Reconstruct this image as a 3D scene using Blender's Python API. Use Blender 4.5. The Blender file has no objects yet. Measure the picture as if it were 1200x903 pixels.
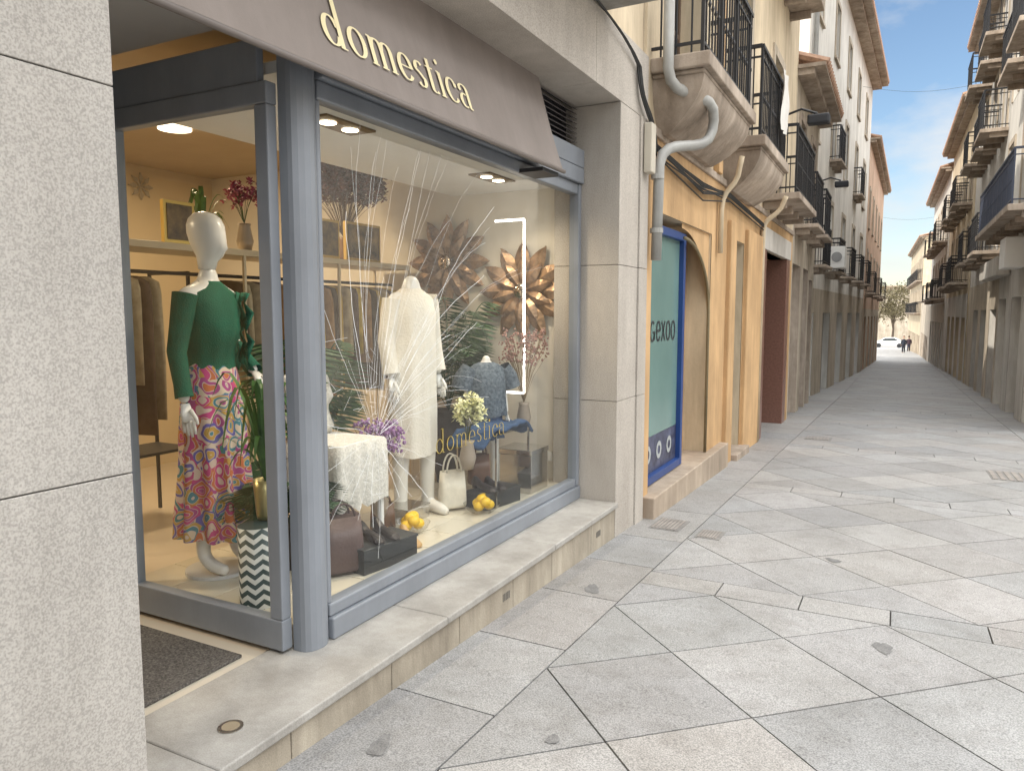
import bpy, bmesh, math, random
from mathutils import Vector, Matrix, noise
random.seed(7)
C=bpy.context
R=math.radians
def gz(y): return -.035*y if y<25 else -.875-.026*(y-25)

# ------------------------------------------------------------ materials
MATS={}
def mat(name,col,rough=.7,var=.12,scale=3.0,bump=0.0,bscale=60,metal=0,speck=0,speck_scale=180,spec=.4,stain=0,emit=0,col2=None):
    if name in MATS: return MATS[name]
    m=bpy.data.materials.new(name);m.use_nodes=True;nt=m.node_tree;N=nt.nodes;L=nt.links
    b=N["Principled BSDF"];b.inputs["Roughness"].default_value=rough;b.inputs["Metallic"].default_value=metal
    b.inputs["Specular IOR Level"].default_value=spec
    tc=N.new("ShaderNodeTexCoord")
    n=N.new("ShaderNodeTexNoise");n.inputs["Scale"].default_value=scale;n.inputs["Detail"].default_value=6;n.inputs["Roughness"].default_value=.6
    L.new(tc.outputs["Object"],n.inputs["Vector"])
    r=N.new("ShaderNodeValToRGB");c=Vector(col)
    lo=c*(1-var);hi=c*(1+var) if col2 is None else Vector(col2)
    r.color_ramp.elements[0].position=.3;r.color_ramp.elements[0].color=(*lo,1)
    r.color_ramp.elements[1].position=.7;r.color_ramp.elements[1].color=(*[min(1,k) for k in hi],1)
    L.new(n.outputs["Fac"],r.inputs["Fac"]);out=r.outputs["Color"]
    def mulramp(src,p0,c0,p1,out):
        r2=N.new("ShaderNodeValToRGB");r2.color_ramp.elements[0].position=p0;r2.color_ramp.elements[1].position=p1
        r2.color_ramp.elements[0].color=(*c0,1);r2.color_ramp.elements[1].color=(1,1,1,1);L.new(src,r2.inputs["Fac"])
        mx=N.new("ShaderNodeMixRGB");mx.blend_type="MULTIPLY";mx.inputs[0].default_value=1
        L.new(out,mx.inputs[1]);L.new(r2.outputs["Color"],mx.inputs[2]);return mx.outputs[0]
    if speck:
        n2=N.new("ShaderNodeTexNoise");n2.inputs["Scale"].default_value=speck_scale;n2.inputs["Detail"].default_value=2
        L.new(tc.outputs["Object"],n2.inputs["Vector"])
        out=mulramp(n2.outputs["Fac"],.36,(1-speck,)*3,.6,out)
    if stain:
        for sc,mpz,k in((1.1,.35,1),(4.5,.18,.6)):
            mp=N.new("ShaderNodeMapping");mp.inputs["Scale"].default_value=(1.3,1.3,mpz)
            L.new(tc.outputs["Object"],mp.inputs["Vector"])
            n3=N.new("ShaderNodeTexNoise");n3.inputs["Scale"].default_value=sc;n3.inputs["Detail"].default_value=8;n3.inputs["Roughness"].default_value=.7
            L.new(mp.outputs[0],n3.inputs["Vector"])
            s_=stain*k;out=mulramp(n3.outputs["Fac"],.38,(1-s_,1-s_*1.05,1-s_*1.1),.6,out)
    L.new(out,b.inputs["Base Color"])
    if bump:
        nb=N.new("ShaderNodeTexNoise");nb.inputs["Scale"].default_value=bscale;nb.inputs["Detail"].default_value=5
        L.new(tc.outputs["Object"],nb.inputs["Vector"])
        bp=N.new("ShaderNodeBump");bp.inputs["Strength"].default_value=bump;bp.inputs["Distance"].default_value=.01
        L.new(nb.outputs["Fac"],bp.inputs["Height"]);L.new(bp.outputs[0],b.inputs["Normal"])
    if emit:
        b.inputs["Emission Color"].default_value=(*col,1);b.inputs["Emission Strength"].default_value=emit
    MATS[name]=m;return m
def glassmat(name,tint=(.95,.97,.97),f0=.06):
    m=bpy.data.materials.new(name);m.use_nodes=True;nt=m.node_tree;N=nt.nodes;L=nt.links
    N.remove(N["Principled BSDF"]);o=N["Material Output"]
    t=N.new("ShaderNodeBsdfTransparent");t.inputs[0].default_value=(*tint,1)
    g=N.new("ShaderNodeBsdfGlossy");g.inputs["Roughness"].default_value=.01
    f=N.new("ShaderNodeLayerWeight");f.inputs[0].default_value=.5
    pw=N.new("ShaderNodeMath");pw.operation="POWER";pw.inputs[1].default_value=5;L.new(f.outputs["Facing"],pw.inputs[0])
    mu=N.new("ShaderNodeMath");mu.operation="MULTIPLY_ADD";mu.inputs[1].default_value=.9-f0;mu.inputs[2].default_value=f0;L.new(pw.outputs[0],mu.inputs[0])
    mx=N.new("ShaderNodeMixShader");L.new(mu.outputs[0],mx.inputs[0]);L.new(t.outputs[0],mx.inputs[1]);L.new(g.outputs[0],mx.inputs[2])
    L.new(mx.outputs[0],o.inputs[0]);return m

granite=mat("granite_cladding",(.45,.425,.39),.75,.06,2.5,.15,120,speck=.3,speck_scale=170,stain=.12)
granite_pier=mat("granite_pier",(.52,.475,.42),.75,.06,2.5,.15,120,speck=.28,speck_scale=150,stain=.15)
ledgem=mat("ledge_stone",(.42,.405,.375),.6,.08,4,.1,90,speck=.15,stain=.28)
riserm=mat("riser_stone",(.45,.40,.32),.8,.12,5,.25,60,speck=.15,stain=.35)
frame=mat("frame_grey_blue",(.22,.24,.27),.38,.08,3,spec=.5,stain=.12)
awn=mat("awning_taupe",(.25,.215,.195),.8,.06,2,.15,300,stain=.12)
gold=mat("gold_letter",(.80,.70,.43),.45,.05)
dark=mat("dark_metal",(.025,.026,.03),.5,.2)
iron=mat("black_iron",(.02,.02,.022),.45,.2)
ochre=mat("ochre_render",(.60,.39,.20),.85,.12,1.5,.2,40,stain=.25)
creamw=mat("cream_render",(.66,.55,.39),.85,.08,1.5,.2,40,stain=.25)
beige=mat("beige_render",(.56,.485,.385),.85,.12,1.5,.25,40,stain=.3)
whitew=mat("white_render",(.76,.73,.67),.85,.06,1.2,.15,40,stain=.2)
greyw=mat("grey_render",(.64,.61,.56),.85,.08,1.2,.15,40,stain=.25)
pinkw=mat("sand_pink_render",(.62,.43,.31),.85,.1,1.2,.15,40,stain=.25)
stone=mat("balcony_stone",(.48,.40,.325),.85,.12,4,.35,40,stain=.4)
white=mat("white_paint",(.78,.77,.74),.5,.03)
redgr=mat("red_granite",(.19,.095,.07),.3,.25,30)
grpipe=mat("grey_pipe",(.42,.42,.40),.45,.12,4,stain=.25)
tile_roof=mat("roof_tile",(.35,.22,.15),.85,.3,10,.3,20)
blue=mat("blue_paint",(.02,.055,.19),.4,.1)
winglass=mat("window_glass_dark",(.035,.045,.05),.08,.2,2,spec=.9)
curtain=mat("window_curtain",(.35,.34,.31),.4,.15,6,spec=.8)
glass=glassmat("shop_glass",(.94,.955,.945),.08)
tgl=mat("teal_vinyl",(.15,.25,.23),.2,.1,1.2,spec=.7)

# ------------------------------------------------------------ mesh builder
class MB:
    def __init__(s): s.v=[];s.f=[]
    def add(s,vs,fs):
        o=len(s.v);s.v+= [tuple(v) for v in vs];s.f+=[tuple(i+o for i in f) for f in fs]
    def box(s,x0,x1,y0,y1,z0,z1,fn=None):
        x0,x1=sorted((x0,x1));y0,y1=sorted((y0,y1));z0,z1=sorted((z0,z1))
        vs=[(x,y,z) for x in(x0,x1) for y in(y0,y1) for z in(z0,z1)]
        if fn: vs=[fn(*v) for v in vs]
        s.add(vs,[(0,1,3,2),(4,6,7,5),(0,4,5,1),(2,3,7,6),(0,2,6,4),(1,5,7,3)])
    def quad(s,*p): s.add(p,[tuple(range(len(p)))])
    def tube(s,pts,r,n=8,caps=True,flat=1.0):
        pts=[Vector(p) for p in pts];rs=r if hasattr(r,'__len__') else [r]*len(pts)
        rings=[];prev=None
        for i,p in enumerate(pts):
            d=(pts[min(i+1,len(pts)-1)]-pts[max(i-1,0)])
            d=d.normalized() if d.length>1e-9 else Vector((0,0,1))
            if prev is None:
                up=Vector((0,0,1)) if abs(d.z)<.9 else Vector((1,0,0))
                u=d.cross(up).normalized()
            else:
                u=prev-d*prev.dot(d);u=u.normalized() if u.length>1e-6 else prev
            prev=u;w=d.cross(u)
            rings.append([p+(u*math.cos(a)+w*math.sin(a)*flat)*rs[i] for a in [2*math.pi*k/n for k in range(n)]])
        s.loft(rings,caps)
    def loft(s,rings,caps=True):
        n=len(rings[0]);vs=[v for r in rings for v in r];fs=[]
        for i in range(len(rings)-1):
            for k in range(n):
                a=i*n+k;b=i*n+(k+1)%n;fs.append((a,b,b+n,a+n))
        if caps: fs.append(tuple(range(n))[::-1]);fs.append(tuple(range((len(rings)-1)*n,len(rings)*n)))
        s.add(vs,fs)
    def ell(s,c,r,nu=14,nv=9,fn=None):
        rings=[]
        for j in range(nv+1):
            t=math.pi*(j/nv);t=max(.02,min(math.pi-.02,t));rr=math.sin(t);z=-math.cos(t)
            rings.append([(c[0]+r[0]*rr*math.cos(a),c[1]+r[1]*rr*math.sin(a),c[2]+r[2]*z) for a in [2*math.pi*k/nu for k in range(nu)]])
        if fn: rings=[[fn(p) for p in q] for q in rings]
        s.loft(rings)
    def obj(s,name,m,parent=None,bevel=0,smooth=False,sub=0,seg=2):
        me=bpy.data.meshes.new(name);me.from_pydata(s.v,[],s.f);me.validate()
        me.materials.append(m)
        bm=bmesh.new();bm.from_mesh(me);bmesh.ops.recalc_face_normals(bm,faces=bm.faces);bm.to_mesh(me);bm.free()
        if smooth:
            for p in me.polygons:p.use_smooth=True
        o=bpy.data.objects.new(name,me);C.collection.objects.link(o)
        if parent:o.parent=parent
        if bevel:
            b=o.modifiers.new("bevel","BEVEL");b.width=bevel;b.segments=seg;b.limit_method='ANGLE'
        return o
def E(name):
    o=bpy.data.objects.new(name,None);C.collection.objects.link(o);return o
def bx(name,a,m,parent,bevel=0):
    b=MB();b.box(*a);return b.obj(name,m,parent,bevel)
def bez(p0,p1,p2,p3,n=10):
    P=[Vector(p) for p in(p0,p1,p2,p3)];o=[]
    for i in range(n+1):
        t=i/n;o.append(P[0]*(1-t)**3+P[1]*3*t*(1-t)**2+P[2]*3*t*t*(1-t)+P[3]*t**3)
    return o

# ------------------------------------------------------------ ground + paving
b=MB()
ys=[-60,-10,0,10,25,40,60,85,110,160,260,500]
for i in range(len(ys)-1):
    y0,y1=ys[i],ys[i+1]
    b.quad((-300,y0,gz(y0)-.012),(300,y0,gz(y0)-.012),(300,y1,gz(y1)-.012),(-300,y1,gz(y1)-.012))
b.obj("ground",mat("joint_ground",(.055,.05,.045),.9,.2,4,.3,80))
pm=bpy.data.materials.new("granite_paving");pm.use_nodes=True;nt=pm.node_tree;N=nt.nodes;L=nt.links;bs=N["Principled BSDF"]
tc=N.new("ShaderNodeTexCoord");at=N.new("ShaderNodeVertexColor");at.layer_name="slab"
def nz_(sc,de,ro=.5):
    n=N.new("ShaderNodeTexNoise");n.inputs["Scale"].default_value=sc;n.inputs["Detail"].default_value=de;n.inputs["Roughness"].default_value=ro;L.new(tc.outputs["Object"],n.inputs["Vector"]);return n
na=nz_(150,3);nb=nz_(1.6,9,.72);nc=nz_(7,6,.7);nd=nz_(42,3,.6)
def ramp(src,p0,c0,p1,c1):
    r=N.new("ShaderNodeValToRGB");r.color_ramp.elements[0].position=p0;r.color_ramp.elements[1].position=p1
    r.color_ramp.elements[0].color=(*c0,1);r.color_ramp.elements[1].color=(*c1,1);L.new(src,r.inputs[0]);return r.outputs[0]
def mul(a,c):
    m=N.new("ShaderNodeMixRGB");m.blend_type="MULTIPLY";m.inputs[0].default_value=1;L.new(a,m.inputs[1]);L.new(c,m.inputs[2]);return m.outputs[0]
base=ramp(na.outputs["Fac"],.36,(.215,.213,.212),.62,(.415,.407,.396))
o=mul(base,ramp(nb.outputs["Fac"],.33,(.80,.795,.78),.6,(1,1,1)))
o=mul(o,ramp(nc.outputs["Fac"],.34,(.84,.83,.82),.52,(1,1,1)))
o=mul(o,ramp(nd.outputs["Fac"],.30,(.70,.70,.70),.40,(1,1,1)))
o=mul(o,at.outputs["Color"]);L.new(o,bs.inputs["Base Color"])
rr=N.new("ShaderNodeMapRange");rr.inputs[3].default_value=.42;rr.inputs[4].default_value=.75;L.new(nb.outputs["Fac"],rr.inputs[0]);L.new(rr.outputs[0],bs.inputs["Roughness"])
bp=N.new("ShaderNodeBump");bp.inputs["Strength"].default_value=.25;bp.inputs["Distance"].default_value=.004;L.new(na.outputs["Fac"],bp.inputs["Height"]);L.new(bp.outputs[0],bs.inputs["Normal"])

def clip(poly,x0,x1,y0,y1):
    def cl(P,ins,it):
        o=[]
        for i in range(len(P)):
            a=P[i-1];c=P[i]
            if ins(c):
                if not ins(a):o.append(it(a,c))
                o.append(c)
            elif ins(a):o.append(it(a,c))
        return o
    def ix(v):return lambda a,c:(v,a[1]+(c[1]-a[1])*(v-a[0])/(c[0]-a[0]))
    def iy(v):return lambda a,c:(a[0]+(c[0]-a[0])*(v-a[1])/(c[1]-a[1]),v)
    for ins,it in((lambda p:p[0]>=x0-1e-9,ix(x0)),(lambda p:p[0]<=x1+1e-9,ix(x1)),(lambda p:p[1]>=y0-1e-9,iy(y0)),(lambda p:p[1]<=y1+1e-9,iy(y1))):
        if not poly:return []
        poly=cl(poly,ins,it)
    out=[]
    for p in poly:
        if not out or math.hypot(p[0]-out[-1][0],p[1]-out[-1][1])>.01:out.append(p)
    if len(out)>1 and math.hypot(out[0][0]-out[-1][0],out[0][1]-out[-1][1])<.01:out.pop()
    return out
def inset(P,g):
    ar=sum(P[i-1][0]*P[i][1]-P[i][0]*P[i-1][1] for i in range(len(P)))
    if ar<0:P=P[::-1]
    n=len(P);ls=[]
    for i in range(n):
        a=P[i];c=P[(i+1)%n];dx,dy=c[0]-a[0],c[1]-a[1];l=math.hypot(dx,dy);dx/=l;dy/=l
        ls.append((a[0]-dy*g,a[1]+dx*g,dx,dy))
    o=[]
    for i in range(n):
        x1,y1,a,c=ls[i-1];x2,y2,d,f=ls[i];det=a*f-c*d
        if abs(det)<1e-6:o.append((x2,y2));continue
        t=((x2-x1)*f-(y2-y1)*d)/det;o.append((x1+a*t,y1+c*t))
    return o
polys=[]
XL,XR=-1.44,1.92;q=.48
zone=3.36;band=.27;per=zone+band
y=4.56-zone-2*per
while y<112:
    y1=y+zone
    for i in range(-1,9):
        for j in range(-1,9):
            if (i+j)%2: continue
            cx=XL+q*i;cy=y1-q*j
            P=clip([(cx-q,cy),(cx,cy-q),(cx+q,cy),(cx,cy+q)],XL,XR,y,y1)
            if len(P)>2:polys.append(P)
    x=XL
    while x<XR-.01:
        x2=min(XR,x+.49);polys.append([(x,y1),(x2,y1),(x2,y1+band),(x,y1+band)]);x=x2
    y+=per
y=-3.1
while y<112:
    l=random.choice([.75,.8,.8,1.05]);polys.append([(-2.7,y),(XL,y),(XL,y+l),(-2.7,y+l)]);
    polys.append([(XR,y),(2.7,y),(2.7,y+l),(XR,y+l)]);y+=l
def grid(x0,x1,y0,y1,s):
    x=x0
    while x<x1-.01:
        y=y0
        while y<y1-.01:
            polys.append([(x,y),(min(x1,x+s),y),(min(x1,x+s),min(y1,y+s)),(x,min(y1,y+s))]);y+=s
        x+=s
grid(2.7,22,-14,15.9,1.2);grid(-16,-2.7,58.2,112,1.8);grid(-30,30,112,150,2.5)
me=bpy.data.meshes.new("pavement");bm=bmesh.new();cl=bm.loops.layers.color.new("slab")
for P in polys:
    ar=abs(sum(P[i-1][0]*P[i][1]-P[i][0]*P[i-1][1] for i in range(len(P))))/2
    if ar<.004: continue
    cy=sum(p[1] for p in P)/len(P)
    Q=inset(P,.0042+.00003*max(0,min(60,cy)))
    dz=random.uniform(-.0008,.0008)
    up=[bm.verts.new((x,y,gz(y)+dz)) for x,y in Q];f=bm.faces.new(up)
    t=random.uniform(.91,1.0);w=random.uniform(-.008,.012)
    fs=[f]
    lo=[bm.verts.new((x,y,gz(y)-.011)) for x,y in Q]
    for i in range(len(Q)):
        fs.append(bm.faces.new((up[i-1],up[i],lo[i],lo[i-1])))
    for f in fs:
        for l in f.loops:l[cl]=(min(1,t+w),t,min(1,t-w),1)
bmesh.ops.recalc_face_normals(bm,faces=bm.faces);bm.to_mesh(me);bm.free();me.materials.append(pm)
pv=bpy.data.objects.new("pavement",me);C.collection.objects.link(pv)
b=MB()
for (x,y,rx,ry,a) in [(-1.72,2.18,.035,.08,.3),(-1.66,4.28,.045,.085,.4),(.0,4.2,.045,.075,.2),(-.35,5.75,.04,.06,.9),(-1.15,2.55,.025,.035,0)]:
    P=[]
    for k in range(24):
        t=2*math.pi*k/24;r=1+.14*math.sin(3*t+x*9)+.09*math.sin(7*t)+.05*math.sin(11*t);px=rx*r*math.cos(t);py=ry*r*math.sin(t)
        X=x+px*math.cos(a)-py*math.sin(a);Y=y+px*math.sin(a)+py*math.cos(a);P.append((X,Y,gz(Y)+.003))
    b.quad(*P)
b.obj("pavement_stain",mat("stain",(.19,.187,.184),.8,.25,25,speck=.35))
for (x,y,w,l) in [(-1.68,6.15,.13,.2),(-1.3,6.0,.1,.14),(1.35,10.6,.3,.35),(-1.1,13,.2,.2)]:
    e=E("manhole_cover")
    def fn(X,Y,Z):return (X,Y,gz(Y)+Z)
    b=MB();b.box(x-w,x+w,y-l,y+l,0,.004,fn);b.obj("frame",mat("manhole_frame",(.20,.19,.18),.6,.2,10),e)
    b=MB();n=7
    for i in range(n):
        X0=x-w+.02+i*(2*w-.04)/n;b.box(X0,X0+(2*w-.04)/n*.6,y-l+.02,y+l-.02,.0045,.009,fn)
    b.obj("grid",mat("manhole_iron",(.26,.235,.21),.6,.25,10),e)

# ------------------------------------------------------------ shop
shop=E("shop_building")
b=MB()
GX=-1.95
for z0,z1 in((-.2,.03),(.034,1.138),(1.142,2.218),(2.222,3.3),(3.304,3.75)):
    b.box(-2.35,GX,-1.6,-.262,z0,z1);b.box(-2.35,GX,-.258,1.36,z0,z1)
b.obj("near_pier",granite,shop,.0025)
bx("pier_core",(-3.4,-2.36,-1.6,1.355,-.2,3.75),granite,shop)
b=MB()
for z0,z1 in((-.35,.9),(.904,1.97),(1.974,3.196)):
    b.box(-2.5,GX,5.52,5.98,z0,z1)
    b.box(-2.5,GX+.015,5.984,6.2,z0,z1)
b.obj("far_pier",granite_pier,shop,.003)
b=MB()
for y0,y1 in((1.36,3.2),(3.204,5.0),(5.004,6.2)):
    b.box(-2.5,GX,y0,y1,3.2,3.72)
b.obj("lintel",granite_pier,shop,.003)
b=MB();b.box(-2.4,-1.36,-2,5.3,3.84,3.98);b.box(-2.4,-1.44,-2,5.22,3.75,3.838);b.box(-2.4,-1.42,-2,5.24,3.982,4.1)
b.obj("upper_balcony_slab",mat("concrete_slab",(.40,.38,.34),.85,.15,5,.3,40,stain=.3),shop,.01)
bx("upper_wall",(-8,-2.0,-2,6.19,3.722,13),creamw,shop)
building0=E("unseen_shade_building");bx("walls",(-9,-2.05,-22,-2.01,-1,12.5),creamw,building0)  # unseen block behind the camera, added to keep sun off the near street
b=MB();NS=[(-.4,1.6),(1.603,3.0),(3.003,4.3),(4.303,5.515)]
for y0,y1 in NS:b.box(-2.45,-1.925,y0,y1,.055,.095)
b.obj("ledge",ledgem,shop,.008,seg=3)
b=MB();y=-.4
for l in (1.2,.6,.55,.62,.58,.6,.55,.7,.53,.6):
    y1=min(5.515,y+l)
    if y1-y<.05:break
    b.box(-2.45,-1.95,y,y1-.005,-.35,.052);y=y1
b.obj("riser",riserm,shop,.004)
b=MB()
for yc,zc in((3.62,-.03),(5.1,-.06)):
    for i in range(5):b.box(-1.951,-1.945,yc+i*.018,yc+i*.018+.007,zc-.022,zc+.022)
b.obj("riser_vents",mat("vent_grey",(.2,.185,.16),.6),shop)
b=MB();b.box(-3.4,-2.452,1.36,2.3,.0,.09);b.obj("threshold_tile",mat("threshold_tile",(.5,.45,.37),.5,.06),shop)
b=MB();b.box(-3.36,-2.5,1.36,2.22,.091,.106);b.obj("doormat",mat("doormat",(.12,.11,.10),.95,.5,90,.6,200,speck=.5,speck_scale=120),E("entrance_doormat"),.004)
e=E("floor_spotlight");b=MB()
b.tube([(-2.1,1.8,.095),(-2.1,1.8,.099)],.045,24);b.obj("ring",mat("steel",(.45,.43,.4),.4,.1,metal=1),e)
b=MB();b.tube([(-2.1,1.8,.0992),(-2.1,1.8,.1002)],.032,24);b.obj("lens",mat("brass_lens",(.28,.23,.16),.3,.1),e)

# frames
GP=-2.3
wf=E("shop_window")
b=MB();pts=[]
for k in range(9):
    a=math.pi*k/8;pts.append((GP+.0+.055*math.sin(a),2.452-.078*math.cos(a)))
ring=[(-2.345,2.374)]+pts+[(-2.345,2.53)]
b.loft([[(x,y,z) for x,y in ring] for z in(.096,2.72)]);b.obj("post",frame,wf,.0)
b=MB()
b.box(GP-.05,GP+.05,2.532,5.515,.096,.2);b.box(GP-.045,GP+.03,2.532,5.46,.202,.262)
b.box(GP-.045,GP+.03,2.532,5.46,2.52,2.6);b.box(GP-.06,GP+.06,2.532,5.514,2.602,2.72)
b.box(GP-.046,GP+.04,5.461,5.512,.202,2.6);b.box(GP-.04,GP+.02,2.5305,2.56,.262,2.52)
b.obj("window_rails",frame,wf,.008)
b=MB();b.quad((GP,2.53,.26),(GP,5.46,.26),(GP,5.46,2.52),(GP,2.53,2.52));b.obj("glass_pane",glass,wf)
b=MB()
YR=2.34
b.box(-3.34,-2.346,YR-.03,YR+.03,.11,.25);b.box(-3.34,-2.346,YR-.03,YR+.03,2.46,2.55)
b.box(-3.41,-3.341,YR-.035,YR+.035,.11,2.55);b.box(-2.42,-2.347,YR-.028,YR+.028,.251,2.459)
b.obj("return_frame",frame,wf,.006)
b=MB();b.quad((-3.34,YR,.25),(-2.42,YR,.25),(-2.42,YR,2.46),(-3.34,YR,2.46));b.obj("return_glass",glass,wf)
b=MB();b.box(-2.36,-2.24,1.365,5.513,2.722,2.86);b.box(-3.5,-2.402,YR-.02,YR+.02,2.551,2.729)
b.box(-3.5,-3.42,1.365,1.45,.1,2.729);b.box(-3.5,-3.42,2.3,2.4,.1,2.729);b.box(-3.5,-3.42,1.45,2.3,2.3,2.729)
b.obj("beam",frame,wf,.006)
bx("entrance_ceiling",(-3.5,-2.37,1.362,2.33,2.802,2.83),mat("grey_ceiling",(.36,.36,.36),.7,.05),wf)
b=MB();b.quad((-3.46,1.45,.1),(-3.46,2.3,.1),(-3.46,2.3,2.3),(-3.46,1.45,2.3));b.obj("door_glass",glass,wf)
bx("door_transom_panel",(-3.49,-3.43,1.451,2.299,2.302,2.8),frame,wf)
b=MB()
for i in range(9):
    z=2.88+i*.036
    b.add([(-2.36,1.4,z+.03),(-2.30,1.4,z),(-2.30,5.5,z),(-2.36,5.5,z+.03),(-2.36,1.4,z+.035),(-2.30,1.4,z+.006),(-2.30,5.5,z+.006),(-2.36,5.5,z+.035)],[(0,1,2,3),(4,5,6,7),(1,5,6,2),(0,3,7,4)])
b.obj("louvers",mat("louver_metal",(.09,.08,.08),.5,.15),wf)
b=MB();b.box(-2.42,-2.40,1.37,5.515,2.86,3.199);b.obj("louver_back",dark,wf)
# awning
aw=E("awning")
A0=Vector((-2.27,0,3.235));A1=Vector((-2.07,0,2.56))
def AP(y,t,off=0):
    p=A0.lerp(A1,t);n=Vector((.68,0,.2)).normalized();sag=-.012*math.sin(math.pi*t)
    return (p.x+n.x*(off+sag),y,p.z+n.z*(off+sag))
b=MB();NY=60;NT=10;vs=[]
for i in range(NY+1):
    for j in range(NT+1):
        y=1.2+(4.72-1.2)*i/NY;vs.append(AP(y,j/NT,.004*noise.noise(Vector((y*2.2,j*.35,3)))))
b.add(vs,[(i*(NT+1)+j,(i+1)*(NT+1)+j,(i+1)*(NT+1)+j+1,i*(NT+1)+j+1) for i in range(NY) for j in range(NT)])
b.obj("fabric",awn,aw,smooth=True)
b=MB();b.tube([(-2.07,1.2,2.555),(-2.07,4.73,2.555)],.014,10);b.tube([(-2.27,1.2,3.22),(-2.27,4.73,3.22)],.02,10)
b.obj("front_bar",mat("awning_bar",(.18,.155,.14),.5,.05),aw,smooth=True)
b=MB()
b.tube([(-2.3,4.68,2.66),(-2.08,4.68,2.56)],.012,6);b.box(-2.28,-2.1,4.45,4.7,2.52,2.545)
b.tube([(-2.3,2.9,2.66),(-2.08,2.9,2.56)],.012,6)
b.obj("arms",dark,aw)
def arc(cx,cy,rx,ry,a0,a1,n=18):return [(cx+rx*math.cos(R(a0+(a1-a0)*i/n)),cy+ry*math.sin(R(a0+(a1-a0)*i/n))) for i in range(n+1)]
def serif(x,y,w=.16):return ('s',[(x-w,y),(x+w,y)])
def letters(ch):
    O=('p',arc(.45,.5,.33,.48,0,360,30))
    if ch=='o':return [O],.9
    if ch=='g':return [('p',arc(.45,.5,.33,.48,50,345,26)),('v',[(.74,.45),(.74,.05)]),('s',[(.5,.45),(.85,.45)])],.95
    if ch=='x':return [('p',[(.1,1),(.7,0)]),('p',[(.7,1),(.1,0)])],.8
    if ch=='d':return [('p',arc(.42,.5,.3,.48,20,340,26)),('v',[(.76,1.65),(.76,0)]),('s',[(.55,1.65),(.76,1.65)]),('s',[(.76,.02),(.95,.02)])],1.02
    if ch=='m':return [('v',[(.2,.98),(.2,0)]),('v',[(.68,.7),(.68,0)]),('v',[(1.16,.7),(1.16,0)]),('p',[(.2,.65)]+arc(.45,.68,.23,.3,170,0,14)),('p',[(.68,.65)]+arc(.93,.68,.23,.3,170,0,14)),serif(.2,.02),serif(.68,.02),serif(1.16,.02),('s',[(.04,.98),(.2,.98)])],1.38
    if ch=='e':return [('p',arc(.45,.5,.32,.48,0,325,26)),('s',[(.14,.52),(.77,.52)])],.86
    if ch=='s':return [('p',arc(.36,.73,.2,.25,35,200,12)+[(.3,.58),(.42,.48),(.52,.38)]+arc(.36,.27,.21,.25,20,-150,12))],.68
    if ch=='t':return [('v',[(.25,1.3),(.25,.15)]),('p',arc(.42,.16,.17,.14,180,330,8)),('s',[(.05,.97),(.5,.97)])],.6
    if ch=='i':return [('v',[(.22,.98),(.22,0)]),serif(.22,.02),('s',[(.06,.98),(.22,.98)]),('dot',(.22,1.38))],.44
    if ch=='c':return [('p',arc(.45,.5,.33,.48,45,320,24)),('dot',(.7,.76))],.82
    if ch=='a':return [('p',arc(.36,.3,.24,.28,60,300,18)),('p',arc(.36,.7,.27,.27,160,0,12)),('v',[(.63,.7),(.63,.1)]),('p',arc(.74,.13,.11,.12,180,300,6)),('dot',(.14,.76))],.88
def word(w,place,size,m,parent,name,thick=.16,thin=.035):
    b=MB();x=0
    for ch in w:
        st,adv=letters(ch)
        for k,d in st:
            if k=='dot':
                b.quad(*[place((x+d[0]+.1*math.cos(t))*size,(d[1]+.1*math.sin(t))*size) for t in [2*math.pi*i/12 for i in range(12)]]);continue
            Lp=[];Rp=[]
            for i,p in enumerate(d):
                a=d[max(0,i-1)];c=d[min(len(d)-1,i+1)];dx,dy=c[0]-a[0],c[1]-a[1];l=math.hypot(dx,dy) or 1;dx/=l;dy/=l
                wd=thick if k=='v' else (thin if k=='s' else thin+(thick*1.05-thin)*abs(dy)**1.8)
                nx,ny=-dy*wd/2,dx*wd/2;Lp.append((p[0]+nx,p[1]+ny));Rp.append((p[0]-nx,p[1]-ny))
            for i in range(len(d)-1):
                b.quad(*[place((x+px)*size,py*size) for px,py in(Lp[i],Lp[i+1],Rp[i+1],Rp[i])])
        x+=adv+.06
    return b.obj(name,m,parent)
AL=math.hypot(.2,.675)
word("domestica",lambda u,v:AP(2.41+u*1.07,.80-v/AL,.009),.138,gold,aw,"lettering",.19,.05)
word("domestica",lambda u,v:(GP+.004,3.46+u*1.22,.80+v),.085,mat("gold_vinyl",(.38,.29,.07),.4,.1),wf,"window_lettering",.09,.03)

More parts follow.
